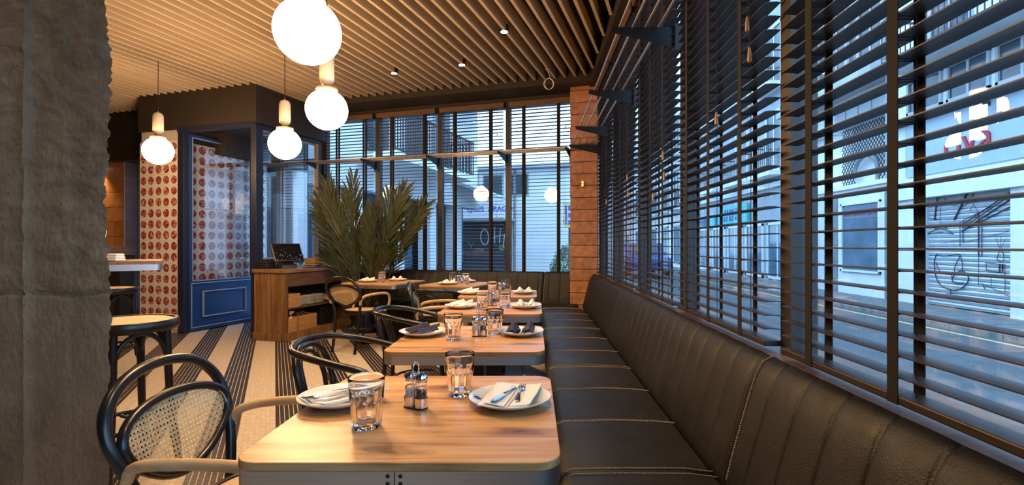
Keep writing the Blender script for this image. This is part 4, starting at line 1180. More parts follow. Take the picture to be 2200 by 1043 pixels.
# ------------------------------------------------------------------ tableware
def plate(label, x, y, stamp=False, r=0.118):
    t = thing('plate', label, 'plate', (x,y,TH), 0, 'white dinner plates')
    if 'plate' not in PM:
        PM['plate'] = MB().lathe([(0.0001,0.0),(0.062,0.0),(0.066,0.002),(0.085,0.008),(0.105,0.017),(0.1175,0.0245),(0.118,0.0265),(0.116,0.0265),(0.103,0.020),(0.083,0.011),(0.066,0.006),(0.0001,0.005)],56).mesh('dish', M['plate'], 50)
    obj('dish', PM['plate'], parent=t)
    if stamp:
        mb = MB()
        # printed square of blue lettering near the rim, lying on the slope of the plate
        e = Vector((-0.86,-0.0,0.0))
        c = Vector((-0.094,0.006,0.0158))
        ax = Vector((math.cos(R(-30)),math.sin(R(-30)),0.0)); ay = Vector((-ax.y,ax.x,0))
        slope = Vector((-1,0,0)).normalized()
        def P(u, v):
            p = Vector((c.x,c.y,0))+ax*u+ay*v
            rr = math.hypot(p.x,p.y)
            z = 0.011+(rr-0.083)*(0.009/0.020) if rr < 0.103 else 0.020+(rr-0.103)*0.5
            return (p.x,p.y,z+0.0006)
        for i in range(3):
            u0 = -0.009+0.0062*i
            for j in range(4):
                v0 = -0.0105+0.0054*j
                mb.add([P(u0,v0),P(u0+0.0054,v0),P(u0+0.0054,v0+0.0048),P(u0,v0+0.0048)],[(0,1,2,3)])
        mb.add([P(-0.016,0.004),P(-0.013,0.004),P(-0.013,0.007),P(-0.016,0.007)],[(0,1,2,3)])
        mb.add([P(0.0125,-0.005),P(0.0145,-0.005),P(0.0145,0.005),P(0.0125,0.005)],[(0,1,2,3)])
        obj('printed_stamp', mb, M['stamp'], t)
    return t
PM = {}
def glass_mesh():
    rt, rb, h = 0.0455, 0.0365, 0.128
    outer = [(0.0001,0.0),(0.034,0.0),(0.0365,0.003),(0.0375,0.010),(0.0392,0.050),(0.0400,0.066),(0.0430,0.073),(0.0425,0.080),(0.0450,0.120),(0.0455,0.1265)]
    rim = [(0.0447,0.128),(0.0438,0.1265)]
    inner = [(0.0432,0.115),(0.0405,0.078),(0.0350,0.064),(0.0325,0.030),(0.0315,0.020),(0.030,0.015),(0.0001,0.014)]
    def mod(a, z):
        if z < 0.070:
            f = abs(math.cos(a*5))
            return 1.0 - 0.095*(1-f)*(1 if z > 0.001 else 0.6)
        return 1.0
    mb = MB()
    n = 60
    mb.lathe(outer+rim, n, mod=mod)
    a = MB().lathe(inner, n)
    # weld rim to inner by shared ring
    mb = MB()
    prof = outer+rim+inner
    vs = []
    k0 = len(outer)+len(rim)
    mb.lathe(prof, n, mod=lambda a, z: 1.0)
    for i,(r,z) in enumerate(prof):
        for k in range(n):
            aa = 2*math.pi*k/n
            m = mod(aa, z) if i < k0 else 1.0
            mb.v[i*n+k] = (r*m*math.cos(aa), r*m*math.sin(aa), z)
    return mb.mesh('tumbler', M['glass'], 35)
GM = glass_mesh()
def tumbler(label, x, y, rz=0.0):
    o = obj('tumbler', GM, loc=(x,y,TH+0.0004), rz=rz)
    return tag(o, label, 'glass', 'faceted glass tumblers')
def shaker_mesh():
    b = MB().lathe([(0.0001,0.0),(0.0155,0.0),(0.0165,0.004),(0.0165,0.045),(0.014,0.052),(0.0165,0.058),(0.0165,0.070),(0.0145,0.070),(0.0145,0.058),(0.0122,0.052),(0.0145,0.045),(0.0145,0.003),(0.0001,0.003)],20)
    c = MB().lathe([(0.0178,0.070),(0.0182,0.071),(0.0175,0.088),(0.012,0.094),(0.0001,0.095)],20)
    s = MB().lathe([(0.0138,0.004),(0.0138,0.044),(0.0001,0.044)],16)
    return b.mesh('body', M['glass'], 40), c.mesh('cap', M['chrome'], 40), s
SB, SCAP, SC_ = shaker_mesh()
S_SALT = SC_.mesh('salt_fill', M['salt'], 40); S_PEP = SC_.mesh('pepper_fill', M['pepper'], 40)
def caddy(where, x, y, rz):
    t = thing('condiment_caddy', 'chrome salt and pepper caddy on '+where, 'caddy', (x,y,TH), rz, 'chrome condiment caddies')
    obj('base', MB().prism(rrect(-0.038,0.038,-0.019,0.019,0.0185),0,0.006), M['plastic'], t, smooth=40)
    for s in (-1,1):
        obj('holder_cup', MB().lathe([(0.0185,0.006),(0.0185,0.032),(0.0178,0.032),(0.0178,0.006)],24,(0.0195*s,0,0),closed=True), M['chrome'], t, smooth=40)
    obj('wire_handle', MB().tube(crom([(0,0.012,0.006),(0,0.012,0.10),(0,0.010,0.122),(0,0.0,0.130),(0,-0.010,0.122),(0,-0.012,0.10),(0,-0.012,0.006)],6),0.0019,8), M['chrome'], t, smooth=60)
    for s, nm in ((-1,'salt'),(1,'pepper')):
        p = Vector((x,y,0))+Matrix.Rotation(rz,3,'Z')@Vector((0.0195*s,0,0))
        k = thing(nm+'_shaker', 'glass %s shaker with a chrome cap in the caddy on %s' % (nm, where), 'shaker', (p.x,p.y,TH+0.0065), 0, nm+' shakers in the caddies')
        obj('body', SB, parent=k); obj('cap', SCAP, parent=k); obj(nm+'_fill', S_SALT if nm == 'salt' else S_PEP, parent=k)
def sheet(nu, nv, fn, th=0.004):
    vs = []; fs = []
    for side in (0,1):
        for i in range(nu+1):
            for j in range(nv+1):
                p = Vector(fn(i/nu, j/nv)); p.z -= side*th
                vs.append(p)
    m = (nu+1)*(nv+1); q = nv+1
    for i in range(nu):
        for j in range(nv):
            a = i*q+j
            fs.append((a,a+q,a+q+1,a+1)); fs.append((m+a,m+a+1,m+a+q+1,m+a+q))
    for i in range(nu):
        a = i*q; fs.append((a,m+a,m+a+q,a+q)); a = i*q+nv; fs.append((a,a+q,m+a+q,m+a))
    for j in range(nv):
        a = j; fs.append((a,a+1,m+a+1,m+a)); a = nu*q+j; fs.append((a,m+a,m+a+1,a+1))
    return MB().add(vs, fs)
def napkin_flat(label, x, y, rz, mirror=1):
    t = thing('napkin', label, 'napkin', (x,y,TH+0.010), rz, 'white linen napkins on the plates')
    def z_at(u, v):
        return 0.012+0.006*(abs(u-0.5)*2)**2 + 0.004*noise.noise((u*3,v*3,x)) + 0.012*max(0,v-0.80)*5*0.5
    for k in range(2):
        def fn(u, v, k=k):
            w = 0.136-0.012*k; l = 0.205-0.02*k
            px = (u-0.5)*w + 0.018*mirror*(v-0.5); py = (v-0.5)*l - 0.004*k
            return (px + 0.010*k, py, z_at(u,v) + 0.0045*k)
        obj('fold', sheet(14,18,fn,0.0035), M['napkin'], t, smooth=50)
    st = MB()
    for du in (0.44,0.52):
        vs = []; n = 20
        for j in range(n+1):
            v = j/n
            for uu in (du, du+0.045):
                w = 0.124; l = 0.185
                vs.append(((uu-0.5)*w+0.018*mirror*(v-0.5)+0.010, (v-0.5)*l-0.004, z_at(uu,v)+0.0045+0.0005))
        st.add(vs, [(2*j,2*j+1,2*j+3,2*j+2) for j in range(n)])
    obj('woven_stripes', st, M['napkin_stripe'], t)
    return t
def napkin_rolled(label, x, y, rz, navy):
    m = M['napkin_navy'] if navy else M['napkin']
    t = thing('napkin', label, 'napkin', (x,y,TH+0.011), rz, 'navy linen napkins on the plates' if navy else 'white linen napkins on the plates')
    for s in (-1,1):
        def fn(u, v, s=s):
            # a lobe folded up and over on each side of the cutlery
            a = u
            px = s*(0.006+0.052*a); hgt = 0.006+0.045*math.sin(math.pi*min(a*0.62,0.5))*(0.45+0.55*v)
            if a > 0.75: hgt -= (a-0.75)*0.05
            py = (v-0.5)*0.125 + 0.012*s*math.sin(a*3) + 0.006*noise.noise((a*4,v*3,s+x))
            return (px, py, hgt+0.004*noise.noise((u*4,v*4,s*2+y)))
        obj('folded_lobe', sheet(14,14,fn,0.004), m, t, smooth=60)
        def fn2(u, v, s=s):
            px = s*(0.020+0.050*u); py = (v-0.5)*0.115-0.006
            return (px, py, 0.010+0.022*math.sin(math.pi*u*0.8)*(0.3+0.7*v))
        obj('under_fold', sheet(10,10,fn2,0.004), m, t, smooth=60)
    return t
def strip_solid(path, widths, zs, th=0.0022):
    vs = []; fs = []
    for (y, w, z) in zip(path, widths, zs):
        vs += [(-w/2,y,z),(0,y,z+th*0.7),(w/2,y,z),(0,y,z-th*0.6)]
    n = len(path)
    for i in range(n-1):
        for k in range(4):
            a = i*4+k; b = i*4+(k+1)%4
            fs.append((a,b,b+4,a+4))
    fs.append((3,2,1,0)); fs.append(tuple((n-1)*4+k for k in range(4)))
    return MB().add(vs, fs)
def fork_meshes():
    h = strip_solid([-0.095,-0.092,-0.07,-0.03,0.0,0.025,0.035],[0.010,0.017,0.015,0.009,0.006,0.006,0.010],[0.0,0.0,0.002,0.006,0.008,0.004,0.002])
    hd = strip_solid([0.033,0.042,0.052],[0.010,0.022,0.024],[0.002,0.0,0.0])
    for k in range(4):
        x = -0.0093+0.0062*k
        a = strip_solid([0.050,0.07,0.088,0.092],[0.0042,0.0038,0.0030,0.001],[0.0,0.001,0.004,0.005])
        hd.add([(v[0]+x,v[1],v[2]) for v in a.v], a.f)
    return h.mesh('fork_handle', M['silver'], 50), hd.mesh('tines', M['silver'], 50)
def knife_meshes():
    h = strip_solid([-0.10,-0.097,-0.07,-0.03,-0.005,0.0],[0.010,0.018,0.016,0.013,0.012,0.010],[0,0,0.001,0.002,0.002,0.002],0.004)
    b = strip_solid([0.0,0.006,0.03,0.07,0.095,0.105],[0.010,0.017,0.020,0.021,0.016,0.003],[0.002,0.002,0.002,0.002,0.002,0.002],0.0016)
    return h.mesh('knife_handle', M['silver'], 50), b.mesh('blade', M['silver'], 50)
FM = fork_meshes(); KM = knife_meshes()
def cutlery(kind, label, x, y, z, rz, tilt=0.0, scale=0.82):
    t = thing(kind, label, kind, (x,y,z), rz, kind+'s laid on the napkins')
    t.rotation_euler = (tilt,0,rz); t.scale = (scale,)*3
    for me in (FM if kind == 'fork' else KM): obj(me.name.split('.')[0], me, parent=t)
    return t
where = {1:'the nearest table',2:'the second table',3:'the third table',4:'the fourth table',5:'the turned corner table',6:'the table by the palm'}
seatn = ('chair side','bench side')
PL = {1:[(-0.560,1.465),(-0.067,1.454)],2:[(-0.562,2.565),(-0.062,2.575)],3:[(-0.525,3.67),(-0.054,3.67)],4:[(-0.590,4.70),(-0.086,4.76)],5:[(-0.99,5.86),(-0.82,6.20)],6:[(-2.06,6.27),(-1.74,6.46)]}
GL = {1:[(-0.421,1.272),(-0.225,1.548)],2:[(-0.386,2.435),(-0.197,2.60)],3:[(-0.356,3.55),(-0.206,3.68)],4:[(-0.369,4.56),(-0.254,4.98)],5:[(-0.79,5.90),(-0.98,6.12)],6:[(-1.87,6.22),(-1.93,6.45)]}
CAD = {1:(-0.331,1.42,R(-28)),2:(-0.270,2.53,R(8)),3:(-0.31,3.80,R(-5)),4:(-0.30,4.84,R(5)),5:(-0.89,6.05,R(60))}
for k in range(1,7):
    for i in (0,1):
        x, y = PL[k][i]
        sd = seatn[i] if k < 5 else ('room side','wall side')[i]
        plate('white dinner plate on the %s of %s' % (sd, where[k]), x, y, stamp=(i == 1 and k in (1,2)))
        tumbler('clear faceted tumbler toward the %s of %s' % (sd, where[k]), GL[k][i][0], GL[k][i][1], 0.3*k+i)
        nl = 'linen napkin on the plate, %s of %s' % (sd, where[k])
        if k == 1:
            napkin_flat('white striped '+nl, x+(0.004 if i else 0.012), y, R(-40) if i == 0 else R(-6), 1)
        else:
            napkin_rolled(('navy ' if k == 2 else 'white ')+nl, x, y, (R(-48) if i == 0 else R(-4)) if k < 5 else R(-20+40*i), k == 2)
        if k <= 4:
            z = TH+0.0265
            cl = 'the napkin, %s of %s' % (sd, where[k])
            if k == 1 and i == 0:
                cutlery('fork', 'silver fork laid across '+cl, x-0.030, y-0.018, z+0.006, R(138))
                cutlery('knife', 'silver knife laid across '+cl, x+0.030, y-0.012, z+0.006, R(140))
            elif k == 1:
                cutlery('knife', 'silver knife laid across '+cl, x-0.016, y-0.012, z+0.006, R(160))
                cutlery('fork', 'silver fork laid across '+cl, x+0.030, y+0.004, z+0.006, R(-5))
            else:
                a = R(132) if i == 0 else R(170)
                cutlery('knife', 'silver knife tucked in '+cl, x-0.010, y-0.004, z+0.004, a, R(-4) if i == 0 else R(6), 0.62)
                cutlery('fork', 'silver fork tucked in '+cl, x+0.014, y-0.004, z+0.006, a if i == 0 else R(-6), R(-4) if i == 0 else R(6), 0.62)
    if k in CAD: caddy(where[k], *CAD[k])
# ------------------------------------------------------------------ the street outside
ST = -0.10
tag(obj('street', MB().box(1.06,6.45,-12,70,ST-0.1,ST).box(-30,1.06,9.4,70,ST-0.1,ST).box(-30,60,-40,-12,ST-0.1,ST), M['asphalt']), 'grey asphalt street outside the windows', 'street', kind='structure')
sw_ = thing('sidewalk', 'raised pavement along the shops across the street', 'sidewalk', (0,0,0), 0, kind='structure')
obj('paving', MB().box(6.62,8.2,-12,70,ST-0.1,0.0), M['paving'], sw_)
for k in range(28):
    obj('kerbstone', MB().box(6.45,6.62,4.2+0.9*k+0.004,5.1+0.9*k-0.004,ST-0.1,0.0+random.uniform(-.006,.006)), M['kerb'], sw_, bevel=0.02)
for i in range(14):
    obj('paving_slab', MB().box(6.64,7.14,7.6+0.5*i+0.004,8.1+0.5*i-0.004,0.0,0.006), M['paving'], sw_)
    obj('paving_slab', MB().box(7.15,7.65,7.6+0.5*i+0.004,8.1+0.5*i-0.004,0.0,0.006), M['paving'], sw_)
obj('road_line', MB().box(6.22,6.30,2,60,ST,ST+0.003), M['yellow'], sw_)

FX = 7.9
def FY(px): return FX*1080/(px-1145)
def FZ(px, py): return 1.21-(py-527)/1080*FY(px)
def building(name, label, y0, y1, H, m):
    b = thing(name, label, 'building', (FX,0,0), RB, 'buildings across the street')
    return b
def wallbox(b, ya, yb, z0, z1, m, name='wall', d0=0.0, d1=3.0, bev=0):
    return obj(name, MB().box(-yb,-ya,d0,d1,z0,z1), M[m], b, bevel=bev)
def win(b, ya, yb, z0, z1, g='far_glass', fm='white_render', th=0.06, sash=True):
    f = MB()
    for (p,q,r,s) in ((ya,yb,z0,z0+th),(ya,yb,z1-th,z1),(ya,ya+th,z0,z1),(yb-th,yb,z0,z1)): f.box(-q,-p,-0.05,0.02,r,s)
    if sash: f.box(-(ya+yb)/2-0.025,-(ya+yb)/2+0.025,-0.03,0.02,z0,z1)
    w = obj('window_frame', f, M[fm], b)
    obj('pane', MB().box(-yb+th,-ya-th,-0.012,-0.004,z0+th,z1-th), M[g], w)
    return w
def balcony(b, ya, yb, z, proj=0.7, n=None):
    s = obj('balcony_slab', MB().box(-yb,-ya,-proj,0,z-0.14,z), M['white_render'], b)
    r = MB().box(-yb,-ya,-proj+0.02,-proj+0.05,z+0.92,z+0.96).box(-yb,-ya,-proj+0.02,-proj+0.05,z+0.08,z+0.11)
    n = n or max(4, int((yb-ya)/0.13))
    for k in range(n+1):
        y = ya+(yb-ya)*k/n
        r.box(-y-0.008,-y+0.008,-proj+0.027,-proj+0.043,z+0.1,z+0.94)
    for yy in (ya, yb):
        r.box(-yy-0.012,-yy+0.012,-proj+0.02,0,z+0.92,z+0.96)
    obj('balcony_railing', r, M['iron'], s)
# --- shop with the drawn-on roller shutter
b1 = building('shop_building', 'white shop with a pale sign board and a drawn-on roller shutter', 0, 0, 0, 0)
SY0, SY1 = 8.32, 10.27
wallbox(b1, 3.0, SY0, ST, 3.75, 'white_render'); wallbox(b1, SY1, 10.95, ST, 3.75, 'white_render')
wallbox(b1, SY0, SY1, 2.16, 3.75, 'white_render'); wallbox(b1, 3.0, 10.95, 3.75, 9.5, 'white_render')
wallbox(b1, SY0, SY1, ST, 2.16, 'stone', 'shutter_recess', 0.30, 0.4)
for yy in (SY0+0.02, SY1-0.02): wallbox(b1, yy-0.03, yy+0.03, ST, 2.16, 'shutter', 'shutter_guide', 0.10, 0.2)
nz = 24; hz = 2.14/nz
sm_ = MB().box(-SY1+0.05,-SY0-0.05,0.150,0.17,0.004,hz-0.006)
sm_.add([(-SY1+0.05,0.150,0.012),(-SY0-0.05,0.150,0.012),(-SY0-0.05,0.135,hz*0.55),(-SY1+0.05,0.135,hz*0.55),(-SY0-0.05,0.150,hz-0.012),(-SY1+0.05,0.150,hz-0.012)],[(0,1,2,3),(3,2,4,5)])
sme = sm_.mesh('shutter_slat', M['shutter'])
for k in range(nz): obj('shutter_slat', sme, parent=b1, loc=(0,0,0.02+hz*k))
# line drawing sprayed on the shutter (lamps, beams, chair, side table)
ink = MB()
def stroke(pts, w=0.012, cl=None):
    q = []
    for (cx, cy) in pts:
        px = 1760+cx/3.259; py = 380+cy/3.259
        y = FY(px)*1.016; z = 1.21-(py-527)/1080*y
        q.append(Vector((-y, 0.128, z)))
    if cl: q = crom(q, 5)
    ink.tube(q, w, 5)
for pts, w, c in [([(845,120),(845,345)],.006,0),([(760,400),(800,376),(850,366),(900,376),(938,402)],.010,1),([(760,402),(850,392),(938,402)],.006,1),([(805,366),(850,345),(897,362)],.014,1),
    ([(820,540),(805,600),(812,680),(840,750),(900,786),(970,792),(1022,760),(1045,718),(1028,678),(990,660),(942,690),(930,728),(960,746),(1010,744)],.013,1),
    ([(820,540),(860,556),(930,550),(985,545),(962,600),(945,650),(958,682)],.010,1),([(818,600),(836,652),(870,672),(910,670),(930,712)],.008,1),([(985,550),(1000,600),(1000,660)],.008,1),
    ([(920,795),(920,860)],.010,0),([(850,826),(920,818),(1000,824)],.006,1),
    ([(1000,382),(1380,130)],.016,0),([(1010,352),(1380,100)],.010,0),([(1010,330),(1378,82)],.012,0),([(1040,360),(1380,190)],.014,0),([(1000,310),(1200,210)],.008,0),
    ([(830,125),(806,302)],.022,0),([(1040,108),(946,302)],.024,0),([(860,120),(895,180),(960,205),(1030,195),(1075,120)],.006,1),([(1078,110),(1078,190)],.006,0),([(1050,245),(1078,195),(1110,245)],.006,0),
    ([(985,310),(985,492)],.008,0),([(1006,310),(1006,462)],.010,0),([(1115,262),(1115,560)],.014,0),([(1138,300),(1138,560)],.010,0),([(1115,560),(1115,760)],.006,0),
    ([(1165,602),(1300,616),(1300,676),(1170,656),(1165,602)],.008,0),([(1262,616),(1262,668)],.016,0),([(1282,618),(1282,670)],.016,0),([(1202,682),(1202,770)],.006,0),([(1300,680),(1300,830)],.006,0),
    ([(1268,596),(1246,578),(1262,520),(1282,520),(1292,580),(1268,596)],.007,1),([(1266,512),(1236,430)],.004,0),([(1268,512),(1272,420)],.004,0),([(1270,512),(1302,440)],.004,0),
    ([(1040,682),(1112,702)],.006,0),([(1130,745),(1250,800),(1380,862)],.006,0),([(1010,462),(1330,382)],.005,0),([(850,470),(990,440)],.004,0),([(740,820),(850,826)],.004,0),([(1340,890),(1360,640)],.004,0),
    ([(1330,580),(1350,565),(1385,575)],.007,1),([(1145,755),(1160,790)],.008,0),([(740,285),(820,300),(940,300)],.005,0)]:
    stroke(pts, w*0.75, c)
obj('sprayed_drawing', ink, M['ink'], b1)
wallbox(b1, 5.0, 10.6, 2.62, 3.74, 'sign_board', 'sign_board', -0.05, 0.0)
text('sign_letters', 'ova', 0.74, M['sign_red'], b1, (-9.60,-0.055,2.86), ext=0.02)
wallbox(b1, 3.0, 10.95, 2.16, 2.58, 'white_render', 'lintel_band', -0.09, 0.0)
wallbox(b1, 3.0, 10.95, 3.74, 3.86, 'grey_render', 'cornice', -0.22, 0.0)
for k in range(5): win(b1, 5.6+1.02*k, 6.5+1.02*k, 3.92, 4.62, 'far_glass', 'grey_render', 0.05)
balcony(b1, 5.0, 10.4, 4.86, 0.72)
for k in range(3): win(b1, 5.6+1.7*k, 6.6+1.7*k, 4.9, 6.9, 'far_glass', 'grey_render', 0.07)
balcony(b1, 5.0, 10.4, 7.6, 0.72)
lb_ = obj('wall_lamp', MB().box(-8.6,-8.45,-0.35,-0.2,3.56,3.64).tube([(-8.7,-0.05,3.7),(-8.6,-0.2,3.62),(-8.52,-0.28,3.60)],0.012,6), M['iron'], b1)
# --- shop with lattice over its window
b2 = building('shop_building', 'white shop with a display window below a diamond lattice grille', 0, 0, 0, 0)
WY0, WY1, WZ0, WZ1 = 11.40, 12.85, 0.55, 2.25
wallbox(b2, 10.97, WY0, ST, 2.62, 'white_render'); wallbox(b2, WY1, 15.2, ST, 2.62, 'white_render')
wallbox(b2, WY0, WY1, ST, WZ0, 'white_render'); wallbox(b2, WY0, WY1, WZ1, 2.62, 'white_render')
wallbox(b2, 10.97, 15.2, 2.62, 9.5, 'white_render', 'upper_wall', 0.25, 3.0)
wallbox(b2, WY0, WY1, WZ0, WZ1, 'stone', 'shop_interior', 0.9, 1.0)
wallbox(b2, WY0-0.02, WY1+0.02, WZ0-0.06, WZ0, 'white_render', 'window_sill', -0.10, 0.06)
wf = win(b2, WY0, WY1, WZ0, WZ1, 'blue_glass', 'white_render', 0.05, False)
tb_ = wallbox(b2, WY0+0.05, WY1-0.05, 1.85, WZ1-0.05, 'sign_board', 'lettered_band', -0.018, -0.013)
tb_.data.materials[0] = pmat('blue_grey_film', (0.12,0.17,0.24), 0.4)
text('window_letters', 'Interie. Decoración. Ligos de', 0.105, M['sign_red'], b2, (-WY1+0.10,-0.022,1.93), ext=0.002)
for k in range(3): wallbox(b2, 11.55+0.42*k, 11.80+0.42*k, WZ0+0.05, 1.0+0.22*((k*2)%3), ('white_render','grey_render','beige_render')[k], 'displayed_goods', 0.3, 0.5)
for yy in (11.0, 13.02):
    for k in range(6): wallbox(b2, yy, yy+0.26, ST+0.43*k+0.01, ST+0.43*k+0.42, 'stone', 'quoin_stone', -0.03, 0.02, 0.01)
def lattice(b, ya, yb, z0, z1, arch=None, m='iron', step=0.11, w=0.022, y=0.10):
    mb = MB()
    def ins(yy, zz):
        if arch is None: return True
        return (yy-arch[0])**2 + max(0,zz-arch[2])**2 > arch[1]**2 if zz > arch[2] else abs(yy-arch[0]) > arch[1]
    for sg in (-1,1):
        q = -(z1-z0)
        while q < (yb-ya)+(z1-z0):
            run = []
            for i in range(61):
                zz = z0+(z1-z0)*i/60; yy = ya+q+(zz-z0)*(1 if sg > 0 else 1)*0.8 if sg > 0 else ya+q+(z1-zz)*0.8
                ok = ya <= yy <= yb and ins(yy, zz)
                if ok: run.append((yy,zz))
                if (not ok or i == 60) and len(run) > 1:
                    (p,r),(s,t) = run[0], run[-1]
                    mb.tube([(-p,y+0.012*sg,r),(-s,y+0.012*sg,t)], w*0.55, 4); run = []
                elif not ok: run = []
            q += step
    obj('lattice_grille', mb, M[m], b, kind='stuff')
lattice(b2, 11.15, 13.0, 2.72, 4.15, (12.05,0.42,2.95))
arch = MB().tube([(-12.05-0.42*math.cos(R(k)),0.08,2.95+0.42*math.sin(R(k))) for k in range(0,181,12)]+[(-11.63,0.08,2.72)],0.055,6)
obj('arch_surround', arch, M['stone'], b2)
obj('arch_infill', MB().prism([(12.05+0.40*math.cos(R(k)),2.95+0.40*math.sin(R(k))) for k in range(0,181,15)]+[(11.65,2.72),(12.45,2.72)],0,0.05), M['sign_board'], b2)
ai = b2.children[-1]; ai.data.transform(Matrix(((-1,0,0,0),(0,0,1,0.14),(0,1,0,0),(0,0,0,1))))
wallbox(b2, 11.0, 15.2, 2.60, 2.70, 'white_render', 'string_course', -0.08, 0.3)
wallbox(b2, 10.97, 15.2, 4.18, 4.30, 'white_render', 'cornice', -0.05, 0.3)
for k in range(5): wallbox(b2, 11.05+0.5*k, 11.50+0.5*k, 4.36, 4.82, 'grey_render', 'louvre_panel', 0.2, 0.26)
wallbox(b2, 10.97, 15.2, 5.0, 5.25, 'grey_render', 'eaves', -0.55, 0.3)
for k in range(3): win(b2, 11.3+1.3*k, 12.2+1.3*k, 5.5, 7.4, 'far_glass', 'grey_render', 0.07)
lattice(b2, 13.35, 14.2, 0.1, 2.5, None, 'white_render', 0.13, 0.018, -0.03)
wallbox(b2, 14.3, 15.1, 0.1, 2.4, 'blue_glass', 'doorway_glass', -0.02, 0.0)
dp = obj('drainpipe', MB().tube([(-11.12,-0.06,2.7),(-11.12,-0.06,5.0)],0.04,8), M['grey_render'], b2)
# --- row with the teal shop sign
b3 = building('shop_building', 'grey fronted row with a turquoise shop sign', 0, 0, 0, 0)
wallbox(b3, 15.2, 26.0, ST, 9.5, 'grey_render')
for k in range(6):
    ya = 15.5+1.7*k
    win(b3, ya, ya+1.4, 0.1, 1.95, 'blue_glass', 'white_render', 0.08)
sg = wallbox(b3, 18.3, 21.2, 2.05, 2.75, 'sign_teal', 'sign_board', -0.12, 0.0, 0.02)
prt = MB()
for k, wd in enumerate((0.16,0.10,0.20,0.12,0.18,0.14)):
    prt.box(-20.4+0.26*k,-20.4+0.26*k+wd,-0.128,-0.12,2.45,2.62).box(-20.5+0.28*k,-20.5+0.28*k+wd,-0.128,-0.12,2.15,2.36)
obj('sign_print', prt, M['sign_navy'], sg)
wallbox(b3, 21.6, 24.6, 2.0, 2.5, 'sign_teal', 'sign_board', -0.10, 0.0, 0.02)
wallbox(b3, 22.2, 23.4, 2.08, 2.40, 'sign_navy', 'sign_print', -0.11, -0.10)
for z in (3.6, 6.4):
    for k in range(4):
        ya = 15.9+2.5*k
        win(b3, ya, ya+1.1, z, z+2.0, 'far_glass', 'white_render', 0.08); balcony(b3, ya-0.25, ya+1.35, z-0.05, 0.55)
wallbox(b3, 15.2, 26.0, 3.1, 3.25, 'white_render', 'string_course', -0.12, 0.0)
# --- farther blocks
b4 = building('apartment_block', 'pale apartment block with balconies farther down the street', 0, 0, 0, 0)
wallbox(b4, 26.0, 40.0, ST, 10.5, 'white_render')
for z in (0.2, 3.3, 6.2):
    for k in range(5):
        ya = 26.8+2.6*k
        win(b4, ya, ya+1.3, z, z+2.1, 'far_glass' if z > 1 else 'blue_glass', 'grey_render', 0.1)
        if z > 1: balcony(b4, ya-0.3, ya+1.6, z-0.05, 0.7, 12)
b5 = building('apartment_block', 'beige apartment block at the far end of the street', 0, 0, 0, 0)
wallbox(b5, 40.0, 62.0, ST, 11.0, 'beige_render')
for z in (0.2, 3.3, 6.2, 8.6):
    for k in range(7):
        ya = 41.0+2.9*k
        win(b5, ya, ya+1.5, z, z+1.9, 'far_glass', 'white_render', 0.12)
b6 = thing('apartment_block', 'grey apartment block closing the view at the bend of the street', 'building', (1.0,48,0), 0, 'buildings across the street')
obj('wall', MB().box(-1.5,6.8,0,4,ST,6.5), M['grey_render'], b6)
for z in (0.4,2.6,4.6):
    for k in range(5):
        w = obj('window_frame', MB().box(-1.0+1.5*k,0.0+1.5*k,-0.06,0.02,z,z+1.4), M['white_render'], b6)
        obj('pane', MB().box(-0.9+1.5*k,-0.1+1.5*k,-0.08,-0.06,z+0.1,z+1.3), M['far_glass'], w)
vn = thing('car', 'small blue car parked far down the street', 'car', (4.6,21.5,ST), 0)
cp = [(-0.8,0.25),(-0.8,0.72),(-0.72,0.85),(-0.45,1.35),(0.35,1.40),(0.62,0.92),(0.8,0.80),(0.8,0.25)]
cm = MB()
cm.add([(x,-1.9 if 0.3 < z < 1 else -1.8,z) for x,z in []],[])
prof = [(-1.95,0.3),(-2.0,0.65),(-1.85,0.82),(-1.0,0.92),(-0.45,1.38),(0.95,1.40),(1.55,0.98),(1.95,0.90),(2.0,0.4),(1.9,0.28)]
vs = [(-0.82,y,z) for y,z in prof]+[(0.82,y,z) for y,z in prof]; n_ = len(prof)
obj('body', MB().add(vs,[tuple(range(n_)),tuple(reversed(range(n_,2*n_)))]+[(i,n_+i,n_+(i+1)%n_,(i+1)%n_) for i in range(n_)]), pmat('blue_car_paint',(0.02,0.07,0.28),0.25), vn, bevel=0.06)
obj('windscreen', MB().add([(-0.70,-0.98,0.96),(0.70,-0.98,0.96),(0.62,-0.50,1.35),(-0.62,-0.50,1.35)],[(0,1,2,3)]), M['far_glass'], vn)
for sx in (-0.83,0.83):
    for sy in (-1.25,1.25):
        mb = MB().lathe([(0.30,-0.09),(0.32,-0.07),(0.32,0.07),(0.30,0.09)],18); mb.v = [(v[2]+sx*0.92,v[0]+sy,v[1]+0.32) for v in mb.v]
        obj('wheel', mb, M['plastic'], vn, smooth=40)

# ------------------------------------------------------------------ outside the back windows
LA = R(73.5)
bl_ = thing('balcony_building', 'pale building with an iron railed balcony beyond the back windows', 'building', (-3.75,10.7,0), LA)
obj('wall', MB().box(-1.2,6.6,0.0,3.0,2.55,9.0), M['white_render'], bl_)
obj('ground_wall', MB().box(-1.2,6.6,0.9,3.0,ST,2.55), M['stone'], bl_)
for k in range(5):
    obj('pillar', MB().box(-1.8+1.7*k,-1.45+1.7*k,0.02,0.4,ST,2.55), M['white_render'], bl_)
    w = obj('shopfront_frame', MB().box(-1.45+1.7*k,-0.1+1.7*k,0.55,0.62,ST,0.6).box(-1.45+1.7*k,-1.38+1.7*k,0.55,0.62,0.6,2.5).box(-0.75+1.7*k,-0.70+1.7*k,0.55,0.62,0.6,2.5), M['iron'], bl_)
    obj('pane', MB().box(-1.38+1.7*k,-0.1+1.7*k,0.58,0.59,0.6,2.5), M['blue_glass'], w)
obj('beam', MB().box(-1.2,6.6,-0.05,0.3,2.40,2.62), M['white_render'], bl_)
